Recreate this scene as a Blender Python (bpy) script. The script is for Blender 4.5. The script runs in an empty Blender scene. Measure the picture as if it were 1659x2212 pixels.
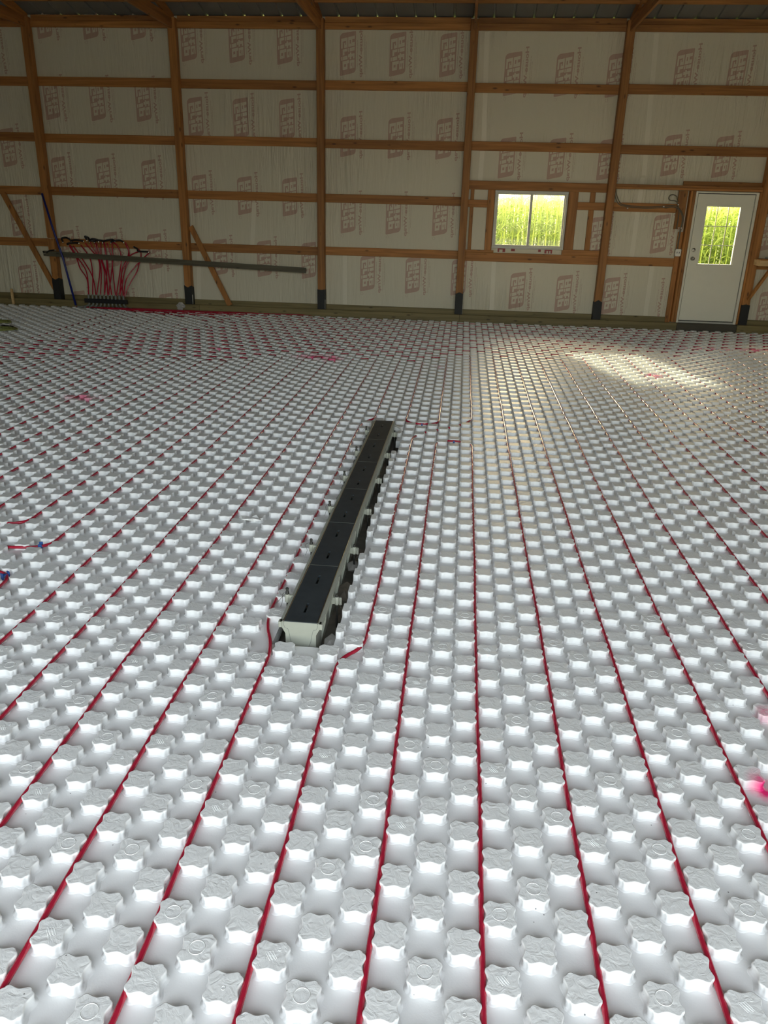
import bpy, math, random
import numpy as np
from mathutils import Vector, Matrix

random.seed(7)
SC = bpy.context.scene
COL = SC.collection

# ------------------------------------------------------------------ camera
F, PITCH, ROLL, YAW, CAMH = 1680.99, 0.3753, 0.0266, 0.0892, 1.891


def cam_axes():
    cx, sx, cz, sz = math.cos(PITCH), math.sin(PITCH), math.cos(YAW), math.sin(YAW)
    f = Vector((-sz * cx, cz * cx, -sx))
    r = Vector((cz, sz, 0))
    u = r.cross(f)
    cr, sr = math.cos(ROLL), math.sin(ROLL)
    return cr * r + sr * u, -sr * r + cr * u, f


RA, UA, FA = cam_axes()
cd = bpy.data.cameras.new('camera')
cam = bpy.data.objects.new('camera', cd)
COL.objects.link(cam)
cd.sensor_fit = 'HORIZONTAL'
cd.sensor_width = 36.0
cd.lens = F / 1659.0 * 36.0
cd.clip_start = 0.05
cd.clip_end = 400
m3 = Matrix((RA, UA, -FA)).transposed()
cam.matrix_world = Matrix.Translation((0, 0, CAMH)) @ m3.to_4x4()
SC.camera = cam

# ------------------------------------------------------------------ light
world = bpy.data.worlds.new('sky')
SC.world = world
world.use_nodes = True
bg = world.node_tree.nodes['Background']
sky = world.node_tree.nodes.new('ShaderNodeTexSky')
sky.sky_type = 'NISHITA'
sky.sun_disc = False
sky.sun_elevation = math.radians(21.7)
sky.sun_rotation = math.atan2(-0.30, 1.0)      # beyond the far wall, a little to the left
sky.air_density = 1.0
sky.dust_density = 6.0
sky.ozone_density = 1.0
wb = world.node_tree.nodes.new('ShaderNodeVectorMath')      # camera white balance
wb.operation = 'MULTIPLY'
wb.inputs[1].default_value = (0.558, 0.50, 0.414)
world.node_tree.links.new(sky.outputs[0], wb.inputs[0])
hz = world.node_tree.nodes.new('ShaderNodeVectorMath')      # even summer haze over the whole sky
hz.operation = 'ADD'
hz.inputs[1].default_value = (0.73, 0.645, 0.515)
world.node_tree.links.new(wb.outputs[0], hz.inputs[0])
world.node_tree.links.new(hz.outputs[0], bg.inputs[0])
bg.inputs[1].default_value = 1.0

sl = bpy.data.lights.new('sun', 'SUN')
sun = bpy.data.objects.new('sun', sl)
COL.objects.link(sun)
sl.energy = 3.9
sl.color = (1.0, 0.90, 0.66)
sl.angle = math.radians(2.2)
sun.rotation_euler = Vector((0.30, -1.0, -0.415)).to_track_quat('-Z', 'Y').to_euler()

# portals only guide the sky sampling through the real openings
def portal(loc, w, h, look):
    l = bpy.data.lights.new('opening_portal', 'AREA')
    l.shape = 'RECTANGLE'; l.size = w; l.size_y = h
    l.cycles.is_portal = True
    o = bpy.data.objects.new('opening_portal', l)
    COL.objects.link(o)
    o.location = loc
    o.rotation_euler = Vector(look).to_track_quat('-Z', 'Y').to_euler()


REAR_Y = -1.2
OPEN = (-3.6, 3.6, -0.1, 4.3)
portal((0, REAR_Y - 0.02, 2.1), 7.2, 4.4, (0, 1, 0))
portal((1.07, 14.40, 1.714), 1.25, .95, (0, -1, 0))
portal((4.20, 14.40, 1.555), .56, .92, (0, -1, 0))

vs = SC.view_settings
vs.view_transform = 'Standard'
vs.look = 'None'
vs.gamma = 1.0
vs.use_curve_mapping = False
vs.exposure = 1.38
SC.cycles.use_adaptive_sampling = True
SC.cycles.adaptive_threshold = 0.07
SC.cycles.use_denoising = True
SC.cycles.diffuse_bounces = 4
SC.cycles.glossy_bounces = 3
SC.cycles.transmission_bounces = 4
SC.cycles.max_bounces = 8
SC.display_settings.display_device = 'sRGB'

# ------------------------------------------------------------------ constants
D = 14.262              # inner face of the girts of the far wall
P = 0.1016              # foam knob pitch
X0 = 0.1604             # a tube channel
S3 = 3 * P
ROW0 = 0.34
POSTX = [-9.86, -7.40, -4.92, -2.49, -0.045, 2.35, 4.81]


def rowY(n): return (n + ROW0) * P
def kX(k): return X0 + k * S3


def proj(p):
    d = Vector(p) - Vector((0, 0, CAMH))
    z = d.dot(FA)
    if z < 0.05: return (-9e9, -9e9, z)
    return (829.5 + F * d.dot(RA) / z, 1106 - F * d.dot(UA) / z, z)


# ------------------------------------------------------------------ materials
MATS = {}


def new_mat(name):
    m = bpy.data.materials.new(name)
    m.use_nodes = True
    nt = m.node_tree
    b = nt.nodes['Principled BSDF']
    MATS[name] = m
    return m, nt, b


def N(nt, t, **kw):
    n = nt.nodes.new(t)
    for k, v in kw.items(): setattr(n, k, v)
    return n


def plain(name, col, rough=0.5, metal=0.0, spec=0.5, noise=0.12, nscale=30, bump=0.0):
    m, nt, b = new_mat(name)
    tc = N(nt, 'ShaderNodeTexCoord')
    nz = N(nt, 'ShaderNodeTexNoise')
    nz.inputs['Scale'].default_value = nscale
    nz.inputs['Detail'].default_value = 4
    nt.links.new(tc.outputs['Object'], nz.inputs['Vector'])
    mx = N(nt, 'ShaderNodeMix', data_type='RGBA')
    mx.inputs['A'].default_value = tuple(c * (1 - noise) for c in col) + (1,)
    mx.inputs['B'].default_value = tuple(min(1, c * (1 + noise)) for c in col) + (1,)
    nt.links.new(nz.outputs['Fac'], mx.inputs['Factor'])
    nt.links.new(mx.outputs['Result'], b.inputs['Base Color'])
    b.inputs['Roughness'].default_value = rough
    b.inputs['Metallic'].default_value = metal
    b.inputs['Specular IOR Level'].default_value = spec
    if bump:
        bp = N(nt, 'ShaderNodeBump')
        bp.inputs['Strength'].default_value = bump
        bp.inputs['Distance'].default_value = 0.004
        nt.links.new(nz.outputs['Fac'], bp.inputs['Height'])
        nt.links.new(bp.outputs['Normal'], b.inputs['Normal'])
    return m


def wood(name, dark, light, axis, rough=0.6, grain=22.0):
    m, nt, b = new_mat(name)
    tc = N(nt, 'ShaderNodeTexCoord')
    mp = N(nt, 'ShaderNodeMapping')
    sc = [grain] * 3
    sc[axis] = 1.1
    mp.inputs['Scale'].default_value = sc
    nt.links.new(tc.outputs['Object'], mp.inputs['Vector'])
    n1 = N(nt, 'ShaderNodeTexNoise')
    n1.inputs['Scale'].default_value = 1.0
    n1.inputs['Detail'].default_value = 6
    n1.inputs['Distortion'].default_value = 0.6
    nt.links.new(mp.outputs['Vector'], n1.inputs['Vector'])
    # knots
    mp2 = N(nt, 'ShaderNodeMapping')
    s2 = [9.0] * 3
    s2[axis] = 3.2
    mp2.inputs['Scale'].default_value = s2
    nt.links.new(tc.outputs['Object'], mp2.inputs['Vector'])
    vo = N(nt, 'ShaderNodeTexVoronoi')
    vo.inputs['Scale'].default_value = 1.0
    nt.links.new(mp2.outputs['Vector'], vo.inputs['Vector'])
    kr = N(nt, 'ShaderNodeMapRange')
    kr.inputs['From Min'].default_value = 0.06
    kr.inputs['From Max'].default_value = 0.16
    kr.inputs['To Min'].default_value = 0.35
    kr.inputs['To Max'].default_value = 1.0
    nt.links.new(vo.outputs['Distance'], kr.inputs['Value'])
    mx = N(nt, 'ShaderNodeMix', data_type='RGBA')
    mx.inputs['A'].default_value = dark + (1,)
    mx.inputs['B'].default_value = light + (1,)
    cr = N(nt, 'ShaderNodeMapRange')
    cr.inputs['From Min'].default_value = 0.3
    cr.inputs['From Max'].default_value = 0.7
    nt.links.new(n1.outputs['Fac'], cr.inputs['Value'])
    nt.links.new(cr.outputs['Result'], mx.inputs['Factor'])
    oi = N(nt, 'ShaderNodeObjectInfo')
    vr = N(nt, 'ShaderNodeMapRange')
    vr.inputs['To Min'].default_value = 0.82
    vr.inputs['To Max'].default_value = 1.18
    nt.links.new(oi.outputs['Random'], vr.inputs['Value'])
    mu = N(nt, 'ShaderNodeMath', operation='MULTIPLY')
    nt.links.new(kr.outputs['Result'], mu.inputs[0])
    nt.links.new(vr.outputs['Result'], mu.inputs[1])
    ml = N(nt, 'ShaderNodeVectorMath', operation='SCALE')
    nt.links.new(mx.outputs['Result'], ml.inputs[0])
    nt.links.new(mu.outputs['Value'], ml.inputs['Scale'])
    nt.links.new(ml.outputs['Vector'], b.inputs['Base Color'])
    b.inputs['Roughness'].default_value = rough
    bp = N(nt, 'ShaderNodeBump')
    bp.inputs['Strength'].default_value = 0.25
    bp.inputs['Distance'].default_value = 0.004
    nt.links.new(n1.outputs['Fac'], bp.inputs['Height'])
    nt.links.new(bp.outputs['Normal'], b.inputs['Normal'])
    return m


WD, WL = (0.27, 0.112, 0.027), (0.50, 0.222, 0.060)
for i, a in enumerate('xyz'):
    wood('lumber_' + a, WD, WL, i)
    wood('treated_' + a, (0.15, 0.120, 0.048), (0.26, 0.210, 0.090), i)
    wood('weathered_' + a, (0.055, 0.050, 0.032), (0.12, 0.11, 0.072), i)
wood('fresh_x', (0.50, 0.33, 0.15), (0.66, 0.47, 0.24), 0)

# spray paint on the foam: (x, y, rx, ry, strength)
SPRAY = [(-1.83, 10.10, 0.34, 0.16, 1.0), (-1.62, 9.98, 0.12, 0.18, .9), (-3.72, 7.36, 0.22, 0.13, .75),
         (2.426, 9.82, 0.10, 0.09, 1.0), (1.20, 2.33, 0.085, 0.075, 1.2), (1.33, 2.76, 0.05, 0.05, .7),
         (3.70, 12.06, 0.42, 0.06, .8), (4.42, 12.13, 0.30, 0.08, .9), (-0.266, 9.78, 0.08, 0.06, .45),
         (-3.25, 10.35, 0.09, 0.07, .8), (-3.05, 11.35, 0.1, 0.07, .6)]


def foam(name, base, rough, bstr, bscale, spec, painted=False):
    m, nt, b = new_mat(name)
    geo = N(nt, 'ShaderNodeNewGeometry')
    nz = N(nt, 'ShaderNodeTexNoise')
    nz.inputs['Scale'].default_value = 14
    nz.inputs['Detail'].default_value = 3
    nt.links.new(geo.outputs['Position'], nz.inputs['Vector'])
    last = None
    for (x, y, rx, ry, st) in (SPRAY if painted else ()):
        sb = N(nt, 'ShaderNodeVectorMath', operation='SUBTRACT')
        sb.inputs[1].default_value = (x, y, 0)
        nt.links.new(geo.outputs['Position'], sb.inputs[0])
        dv = N(nt, 'ShaderNodeVectorMath', operation='MULTIPLY')
        dv.inputs[1].default_value = (1 / rx, 1 / ry, 0)
        nt.links.new(sb.outputs[0], dv.inputs[0])
        ln = N(nt, 'ShaderNodeVectorMath', operation='LENGTH')
        nt.links.new(dv.outputs[0], ln.inputs[0])
        mr = N(nt, 'ShaderNodeMapRange', interpolation_type='SMOOTHSTEP')
        mr.inputs['From Min'].default_value = 0.25
        mr.inputs['From Max'].default_value = 1.35
        mr.inputs['To Min'].default_value = st
        mr.inputs['To Max'].default_value = 0.0
        nt.links.new(ln.outputs['Value'], mr.inputs['Value'])
        if last is None:
            last = mr.outputs['Result']
        else:
            mxx = N(nt, 'ShaderNodeMath', operation='MAXIMUM')
            nt.links.new(last, mxx.inputs[0])
            nt.links.new(mr.outputs['Result'], mxx.inputs[1])
            last = mxx.outputs['Value']
    if not painted:
        last = N(nt, 'ShaderNodeValue').outputs[0]
        last.default_value = 0.0
    nr = N(nt, 'ShaderNodeMapRange')
    nr.inputs['From Min'].default_value = 0.38
    nr.inputs['From Max'].default_value = 0.55
    nr.inputs['To Min'].default_value = 0.25
    nt.links.new(nz.outputs['Fac'], nr.inputs['Value'])
    mm = N(nt, 'ShaderNodeMath', operation='MULTIPLY', use_clamp=True)
    nt.links.new(last, mm.inputs[0])
    nt.links.new(nr.outputs['Result'], mm.inputs[1])
    # tiny specks of dirt
    sp = N(nt, 'ShaderNodeTexVoronoi')
    sp.inputs['Scale'].default_value = 16
    nt.links.new(geo.outputs['Position'], sp.inputs['Vector'])
    spr = N(nt, 'ShaderNodeMapRange')
    spr.inputs['From Min'].default_value = 0.028
    spr.inputs['From Max'].default_value = 0.04
    spr.inputs['To Min'].default_value = 0.25
    nt.links.new(sp.outputs['Distance'], spr.inputs['Value'])
    sc = N(nt, 'ShaderNodeVectorMath', operation='SCALE')
    sc.inputs[0].default_value = base
    nt.links.new(spr.outputs['Result'], sc.inputs['Scale'])
    mx = N(nt, 'ShaderNodeMix', data_type='RGBA')
    nt.links.new(sc.outputs[0], mx.inputs['A'])
    mx.inputs['B'].default_value = (0.95, 0.035, 0.24, 1)
    nt.links.new(mm.outputs['Value'], mx.inputs['Factor'])
    nt.links.new(mx.outputs['Result'] if painted else sc.outputs[0], b.inputs['Base Color'])
    b.inputs['Roughness'].default_value = rough
    b.inputs['Specular IOR Level'].default_value = spec
    # crinkled film
    n2 = N(nt, 'ShaderNodeTexNoise')
    n2.inputs['Scale'].default_value = bscale
    n2.inputs['Detail'].default_value = 5
    n2.inputs['Distortion'].default_value = 1.2
    nt.links.new(geo.outputs['Position'], n2.inputs['Vector'])
    bp = N(nt, 'ShaderNodeBump')
    bp.inputs['Strength'].default_value = bstr
    bp.inputs['Distance'].default_value = 0.004
    nt.links.new(n2.outputs['Fac'], bp.inputs['Height'])
    nt.links.new(bp.outputs['Normal'], b.inputs['Normal'])
    return m


foam('foam_sheet', (0.86, 0.87, 0.87), 0.42, 0.10, 120, 0.4)
foam('foam_film', (0.82, 0.835, 0.83), 0.36, 0.9, 34, 0.36)
foam('foam_sheet_paint', (0.86, 0.87, 0.87), 0.42, 0.10, 120, 0.4, True)
foam('foam_film_paint', (0.82, 0.835, 0.83), 0.36, 0.9, 34, 0.36, True)

plain('tube_red', (0.44, 0.016, 0.044), 0.17, noise=0.06, spec=0.6)
plain('tube_blue', (0.012, 0.022, 0.20), 0.35)
plain('black_plastic', (0.012, 0.013, 0.016), 0.4)
plain('black_sleeve', (0.010, 0.012, 0.013), 0.6, nscale=9, bump=0.5)
plain('grey_sleeve', (0.20, 0.22, 0.20), 0.5)
plain('clip_blue', (0.03, 0.10, 0.34), 0.45)
plain('lid_dark', (0.038, 0.048, 0.055), 0.45, noise=0.4, nscale=14, spec=0.35)
plain('slot_shade', (0.002, 0.002, 0.002), 0.9)  # near-black colour standing in for the shade inside the drain slots
plain('drain_body', (0.39, 0.405, 0.345), 0.5, noise=0.07)
plain('steel', (0.55, 0.54, 0.50), 0.25, metal=1.0)
plain('bolt_dark', (0.05, 0.05, 0.045), 0.5, metal=0.6)
plain('wire_dark', (0.035, 0.03, 0.025), 0.6)
plain('soil', (0.23, 0.20, 0.165), 0.85, noise=0.6, nscale=25, bump=1.0)
plain('trench_liner', (0.15, 0.14, 0.12), 0.55, noise=0.4, nscale=20, bump=0.8)
plain('stone', (0.34, 0.33, 0.31), 0.85, noise=0.25, nscale=40, bump=0.4)
plain('green_board', (0.07, 0.20, 0.15), 0.6)
plain('vinyl_white', (0.58, 0.59, 0.55), 0.4, noise=0.03)
plain('door_paint', (0.82, 0.82, 0.72), 0.42, noise=0.03, nscale=6)
plain('outlet_white', (0.92, 0.91, 0.84), 0.35, noise=0.02)
plain('cable', (0.16, 0.145, 0.105), 0.5)
plain('roof_metal', (0.21, 0.22, 0.21), 0.45, metal=0.0, noise=0.15, nscale=2)
plain('gravel', (0.36, 0.35, 0.32), 0.9, noise=0.35, nscale=8)
plain('field', (0.20, 0.24, 0.07), 0.9, noise=0.4, nscale=3)
plain('sill_dark', (0.07, 0.062, 0.045), 0.6)
plain('rope_green', (0.22, 0.24, 0.07), 0.7, noise=0.3, nscale=60)
plain('tape', (0.78, 0.75, 0.63), 0.4, noise=0.04)
plain('inner_wall', (0.52, 0.50, 0.44), 0.6)
plain('tie_white', (0.85, 0.85, 0.82), 0.4)


def wrap_mat(name, col, spec=0.35, rough=0.45):
    m, nt, b = new_mat(name)
    geo = N(nt, 'ShaderNodeNewGeometry')
    mp = N(nt, 'ShaderNodeMapping')
    mp.inputs['Scale'].default_value = (9.0, 1.0, 1.1)
    nt.links.new(geo.outputs['Position'], mp.inputs['Vector'])
    n1 = N(nt, 'ShaderNodeTexNoise')
    n1.inputs['Scale'].default_value = 1.0
    n1.inputs['Detail'].default_value = 3
    n1.inputs['Distortion'].default_value = 1.6
    nt.links.new(mp.outputs['Vector'], n1.inputs['Vector'])
    mp2 = N(nt, 'ShaderNodeMapping')
    mp2.inputs['Scale'].default_value = (15.0, 1.0, 1.3)
    mp2.inputs['Rotation'].default_value = (0, 0.35, 0)
    nt.links.new(geo.outputs['Position'], mp2.inputs['Vector'])
    n2 = N(nt, 'ShaderNodeTexNoise')
    n2.inputs['Scale'].default_value = 1.0
    n2.inputs['Detail'].default_value = 3
    n2.inputs['Distortion'].default_value = 0.8
    nt.links.new(mp2.outputs['Vector'], n2.inputs['Vector'])
    # where the sheet is wrinkled
    n3 = N(nt, 'ShaderNodeTexNoise')
    n3.inputs['Scale'].default_value = 0.55
    n3.inputs['Detail'].default_value = 1
    nt.links.new(geo.outputs['Position'], n3.inputs['Vector'])
    r3 = N(nt, 'ShaderNodeMapRange', interpolation_type='SMOOTHSTEP')
    r3.inputs['From Min'].default_value = 0.45
    r3.inputs['From Max'].default_value = 0.66
    r3.inputs['To Min'].default_value = 0.06
    r3.inputs['To Max'].default_value = 1.3
    nt.links.new(n3.outputs['Fac'], r3.inputs['Value'])
    ad = N(nt, 'ShaderNodeMath', operation='ADD')
    lw = N(nt, 'ShaderNodeMath', operation='MULTIPLY')
    lw.inputs[1].default_value = 0.22
    nt.links.new(n1.outputs['Fac'], lw.inputs[0])
    nt.links.new(lw.outputs['Value'], ad.inputs[0])
    ml = N(nt, 'ShaderNodeMath', operation='MULTIPLY')
    nt.links.new(n2.outputs['Fac'], ml.inputs[0])
    nt.links.new(r3.outputs['Result'], ml.inputs[1])
    nt.links.new(ml.outputs['Value'], ad.inputs[1])
    bp = N(nt, 'ShaderNodeBump')
    bp.inputs['Strength'].default_value = 0.85
    bp.inputs['Distance'].default_value = 0.035
    nt.links.new(ad.outputs['Value'], bp.inputs['Height'])
    nt.links.new(bp.outputs['Normal'], b.inputs['Normal'])
    b.inputs['Base Color'].default_value = col + (1,)
    b.inputs['Roughness'].default_value = rough
    b.inputs['Specular IOR Level'].default_value = spec
    return m


wrap_mat('wrap', (0.70, 0.670, 0.545))
wrap_mat('wrap_print', (0.53, 0.375, 0.305))
wrap_mat('wrap_fine', (0.60, 0.535, 0.43))
plain('wrap_red', (0.33, 0.05, 0.05), 0.5)


def glass_mat():
    m = bpy.data.materials.new('glass')
    m.use_nodes = True
    nt = m.node_tree
    for n in list(nt.nodes): nt.nodes.remove(n)
    out = N(nt, 'ShaderNodeOutputMaterial')
    tr = N(nt, 'ShaderNodeBsdfTransparent')
    tr.inputs[0].default_value = (0.92, 0.95, 0.92, 1)
    gl = N(nt, 'ShaderNodeBsdfGlossy')
    gl.inputs['Roughness'].default_value = 0.02
    fr = N(nt, 'ShaderNodeFresnel')
    fr.inputs['IOR'].default_value = 1.45
    mx = N(nt, 'ShaderNodeMixShader')
    nt.links.new(fr.outputs[0], mx.inputs[0])
    nt.links.new(tr.outputs[0], mx.inputs[1])
    nt.links.new(gl.outputs[0], mx.inputs[2])
    nt.links.new(mx.outputs[0], out.inputs[0])
    MATS['glass'] = m


def film_mat():
    m = bpy.data.materials.new('clear_film')
    m.use_nodes = True
    nt = m.node_tree
    b = nt.nodes['Principled BSDF']
    b.inputs['Base Color'].default_value = (0.75, 0.76, 0.76, 1)
    b.inputs['Roughness'].default_value = 0.2
    tr = N(nt, 'ShaderNodeBsdfTransparent')
    mx = N(nt, 'ShaderNodeMixShader')
    mx.inputs[0].default_value = 0.45
    nt.links.new(tr.outputs[0], mx.inputs[1])
    nt.links.new(b.outputs[0], mx.inputs[2])
    nt.links.new(mx.outputs[0], nt.nodes['Material Output'].inputs[0])
    MATS['clear_film'] = m


def leaf_mat(name, c1, c2):
    m = bpy.data.materials.new(name)
    m.use_nodes = True
    nt = m.node_tree
    for n in list(nt.nodes): nt.nodes.remove(n)
    out = N(nt, 'ShaderNodeOutputMaterial')
    geo = N(nt, 'ShaderNodeNewGeometry')
    nz = N(nt, 'ShaderNodeTexNoise')
    nz.inputs['Scale'].default_value = 5
    nt.links.new(geo.outputs['Position'], nz.inputs['Vector'])
    mxc = N(nt, 'ShaderNodeMix', data_type='RGBA')
    mxc.inputs['A'].default_value = c1 + (1,)
    mxc.inputs['B'].default_value = c2 + (1,)
    nt.links.new(nz.outputs['Fac'], mxc.inputs['Factor'])
    df = N(nt, 'ShaderNodeBsdfDiffuse')
    tl = N(nt, 'ShaderNodeBsdfTranslucent')
    nt.links.new(mxc.outputs['Result'], df.inputs[0])
    nt.links.new(mxc.outputs['Result'], tl.inputs[0])
    mx = N(nt, 'ShaderNodeMixShader')
    mx.inputs[0].default_value = 0.5
    nt.links.new(df.outputs[0], mx.inputs[1])
    nt.links.new(tl.outputs[0], mx.inputs[2])
    nt.links.new(mx.outputs[0], out.inputs[0])
    MATS[name] = m


glass_mat(); film_mat()
leaf_mat('corn_leaf', (0.30, 0.42, 0.09), (0.55, 0.62, 0.20))


# ------------------------------------------------------------------ mesh helpers
class MB:
    def __init__(self):
        self.v = []; self.f = []; self.m = []; self.s = []

    def add(self, vs, fs, mi=0, smooth=False):
        o = len(self.v)
        self.v += [tuple(p) for p in vs]
        for f in fs:
            self.f.append(tuple(o + i for i in f)); self.m.append(mi); self.s.append(smooth)
        return self

    def box(self, x0, x1, y0, y1, z0, z1, mi=0):
        vs = [(x0, y0, z0), (x1, y0, z0), (x1, y1, z0), (x0, y1, z0), (x0, y0, z1), (x1, y0, z1), (x1, y1, z1), (x0, y1, z1)]
        return self.add(vs, [(3, 2, 1, 0), (4, 5, 6, 7), (0, 1, 5, 4), (1, 2, 6, 5), (2, 3, 7, 6), (3, 0, 4, 7)], mi)

    def bbox(self, x0, x1, y0, y1, z0, z1, b=0.003, mi=0):
        """box with its four long corners and ends eased"""
        d = [x1 - x0, y1 - y0, z1 - z0]
        ax = d.index(max(d))
        lo, hi = [x0, y0, z0], [x1, y1, z1]
        u, w = [i for i in range(3) if i != ax]
        oct_ = [(lo[u] + b, lo[w]), (hi[u] - b, lo[w]), (hi[u], lo[w] + b), (hi[u], hi[w] - b), (hi[u] - b, hi[w]), (lo[u] + b, hi[w]), (lo[u], hi[w] - b), (lo[u], lo[w] + b)]
        vs = []
        for t in (lo[ax], hi[ax]):
            for a, c in oct_:
                p = [0, 0, 0]; p[ax] = t; p[u] = a; p[w] = c
                vs.append(p)
        n = 8
        fl = (ax == 1)
        fs = []
        for i in range(n):
            q = (i, (i + 1) % n, n + (i + 1) % n, n + i)
            fs.append(q[::-1] if fl else q)
        c0, c1 = tuple(range(n - 1, -1, -1)), tuple(range(n, 2 * n))
        if fl: c0, c1 = c0[::-1], c1[::-1]
        return self.add(vs, fs + [c0, c1], mi)

    def beam(self, a, b, w, h, up=(0, 0, 1), mi=0):
        a, b = Vector(a), Vector(b)
        d = (b - a).normalized()
        s = d.cross(Vector(up))
        if s.length < 1e-4: s = d.cross(Vector((0, 1, 0)))
        s.normalize()
        u = s.cross(d)
        vs = []
        for c in (a, b):
            for i, j in ((-1, -1), (1, -1), (1, 1), (-1, 1)):
                vs.append(c + s * (i * w / 2) + u * (j * h / 2))
        return self.add(vs, [(0, 1, 5, 4)[::-1], (1, 2, 6, 5)[::-1], (2, 3, 7, 6)[::-1], (3, 0, 4, 7)[::-1], (0, 1, 2, 3), (7, 6, 5, 4)], mi)

    def sweep(self, pts, r, n=8, mi=0, caps=True):
        pts = [Vector(p) for p in pts]
        k = len(pts)
        vs = []
        up = Vector((0, 0, 1))
        prev = None
        for i, p in enumerate(pts):
            t = (pts[min(i + 1, k - 1)] - pts[max(i - 1, 0)]).normalized()
            if prev is None:
                s = t.cross(up)
                if s.length < 1e-3: s = t.cross(Vector((0, 1, 0)))
            else:
                s = prev - t * prev.dot(t)
            s.normalize(); prev = s
            u = t.cross(s)
            for j in range(n):
                a = 2 * math.pi * j / n
                vs.append(p + s * (r * math.cos(a)) + u * (r * math.sin(a)))
        fs = []
        for i in range(k - 1):
            for j in range(n):
                fs.append((i * n + j, i * n + (j + 1) % n, (i + 1) * n + (j + 1) % n, (i + 1) * n + j))
        self.add(vs, fs, mi, True)
        if caps:
            o = len(self.v) - len(vs)
            self.f.append(tuple(o + j for j in range(n - 1, -1, -1))); self.m.append(mi); self.s.append(False)
            self.f.append(tuple(o + (k - 1) * n + j for j in range(n))); self.m.append(mi); self.s.append(False)
        return self

    def lathe(self, prof, c, axis='z', n=16, mi=0, smooth=True):
        vs = []
        for r, h in prof:
            for j in range(n):
                a = 2 * math.pi * j / n
                x, y = r * math.cos(a), r * math.sin(a)
                if axis == 'z': p = (c[0] + x, c[1] + y, c[2] + h)
                elif axis == 'y': p = (c[0] + x, c[1] + h, c[2] + y)
                else: p = (c[0] + h, c[1] + x, c[2] + y)
                vs.append(p)
        fs = []
        for i in range(len(prof) - 1):
            for j in range(n):
                q = (i * n + j, i * n + (j + 1) % n, (i + 1) * n + (j + 1) % n, (i + 1) * n + j)
                fs.append(q if axis != 'y' else q[::-1])
        self.add(vs, fs, mi, smooth)
        return self.add([vs[i] for i in range(n)], [tuple(range(n))], mi).add([vs[-n + i] for i in range(n)], [tuple(range(n))], mi)

    def prism(self, poly, y0, y1, mi=0, plane='xz'):
        """polygon in a plane, extruded along the remaining axis"""
        n = len(poly)
        def pt(a, b, t):
            return (a, t, b) if plane == 'xz' else (a, b, t) if plane == 'xy' else (t, a, b)
        vs = [pt(a, b, y0) for a, b in poly] + [pt(a, b, y1) for a, b in poly]
        fs = [(i, (i + 1) % n, n + (i + 1) % n, n + i) for i in range(n)]
        return self.add(vs, fs + [tuple(range(n - 1, -1, -1)), tuple(range(n, 2 * n))], mi)

    def mesh(self, name, mats):
        me = bpy.data.meshes.new(name)
        me.from_pydata(self.v, [], self.f)
        for m in ([mats] if isinstance(mats, str) else mats): me.materials.append(MATS[m])
        me.polygons.foreach_set('material_index', self.m)
        me.polygons.foreach_set('use_smooth', self.s)
        me.update()
        return me

    def build(self, name, mats, parent=None, **kw):
        return link(name, self.mesh(name, mats), parent, **kw)


def link(name, data, parent=None, label=None, cat=None, group=None, kind=None, loc=None, rot=None):
    o = bpy.data.objects.new(name, data)
    COL.objects.link(o)
    if parent is not None: o.parent = parent
    if loc is not None: o.location = loc
    if rot is not None: o.rotation_euler = rot
    for k, v in (('label', label), ('category', cat), ('group', group), ('kind', kind)):
        if v: o[k] = v
    return o


def thing(name, label, cat, loc=(0, 0, 0), rz=0, group=None):
    return link(name, None, None, label, cat, group, None, loc, (0, 0, rz))


def cells(x0, x1, z0, z1, holes):
    xs = sorted({x0, x1} | {min(max(h[i], x0), x1) for h in holes for i in (0, 1)})
    zs = sorted({z0, z1} | {min(max(h[i], z0), z1) for h in holes for i in (2, 3)})
    g = {}
    for i in range(len(xs) - 1):
        for j in range(len(zs) - 1):
            cx, cz = (xs[i] + xs[i + 1]) / 2, (zs[j] + zs[j + 1]) / 2
            g[i, j] = not any(h[0] < cx < h[1] and h[2] < cz < h[3] for h in holes)
    return xs, zs, g


def slab(plane, x0, x1, z0, z1, t0, t1, holes=(), mi=0, patches=()):
    """a slab with rectangular holes; plane 'xz' (t along y) or 'xy' (t along z) or 'yz' (t along x)"""
    xs, zs, g = cells(x0, x1, z0, z1, list(holes) + list(patches))
    mb = MB()
    mi0 = mi
    for k in g: g[k] = not any(h[0] < (xs[k[0]] + xs[k[0] + 1]) / 2 < h[1] and h[2] < (zs[k[1]] + zs[k[1] + 1]) / 2 < h[3] for h in holes)
    def pt(a, b, t):
        return (a, t, b) if plane == 'xz' else (a, b, t) if plane == 'xy' else (t, a, b)
    for (i, j), on in g.items():
        if not on: continue
        a0, a1, b0, b1 = xs[i], xs[i + 1], zs[j], zs[j + 1]
        q = [(a0, b0), (a1, b0), (a1, b1), (a0, b1)]
        mi = mi0 + (1 if any(h[0] < (a0 + a1) / 2 < h[1] and h[2] < (b0 + b1) / 2 < h[3] for h in patches) else 0)
        for t in (t0, t1):
            f = [pt(a, b, t) for a, b in q]
            mb.add(f, [(0, 1, 2, 3) if (t == t1) != (plane == 'xz') else (3, 2, 1, 0)], mi)
        for (di, dj, e) in ((-1, 0, (0, 3)), (1, 0, (1, 2)), (0, -1, (0, 1)), (0, 1, (2, 3))):
            if not g.get((i + di, j + dj), False):
                (pa, pb) = q[e[0]], q[e[1]]
                mb.add([pt(*pa, t0), pt(*pb, t0), pt(*pb, t1), pt(*pa, t1)], [(0, 1, 2, 3)], mi)
    return mb


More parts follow.
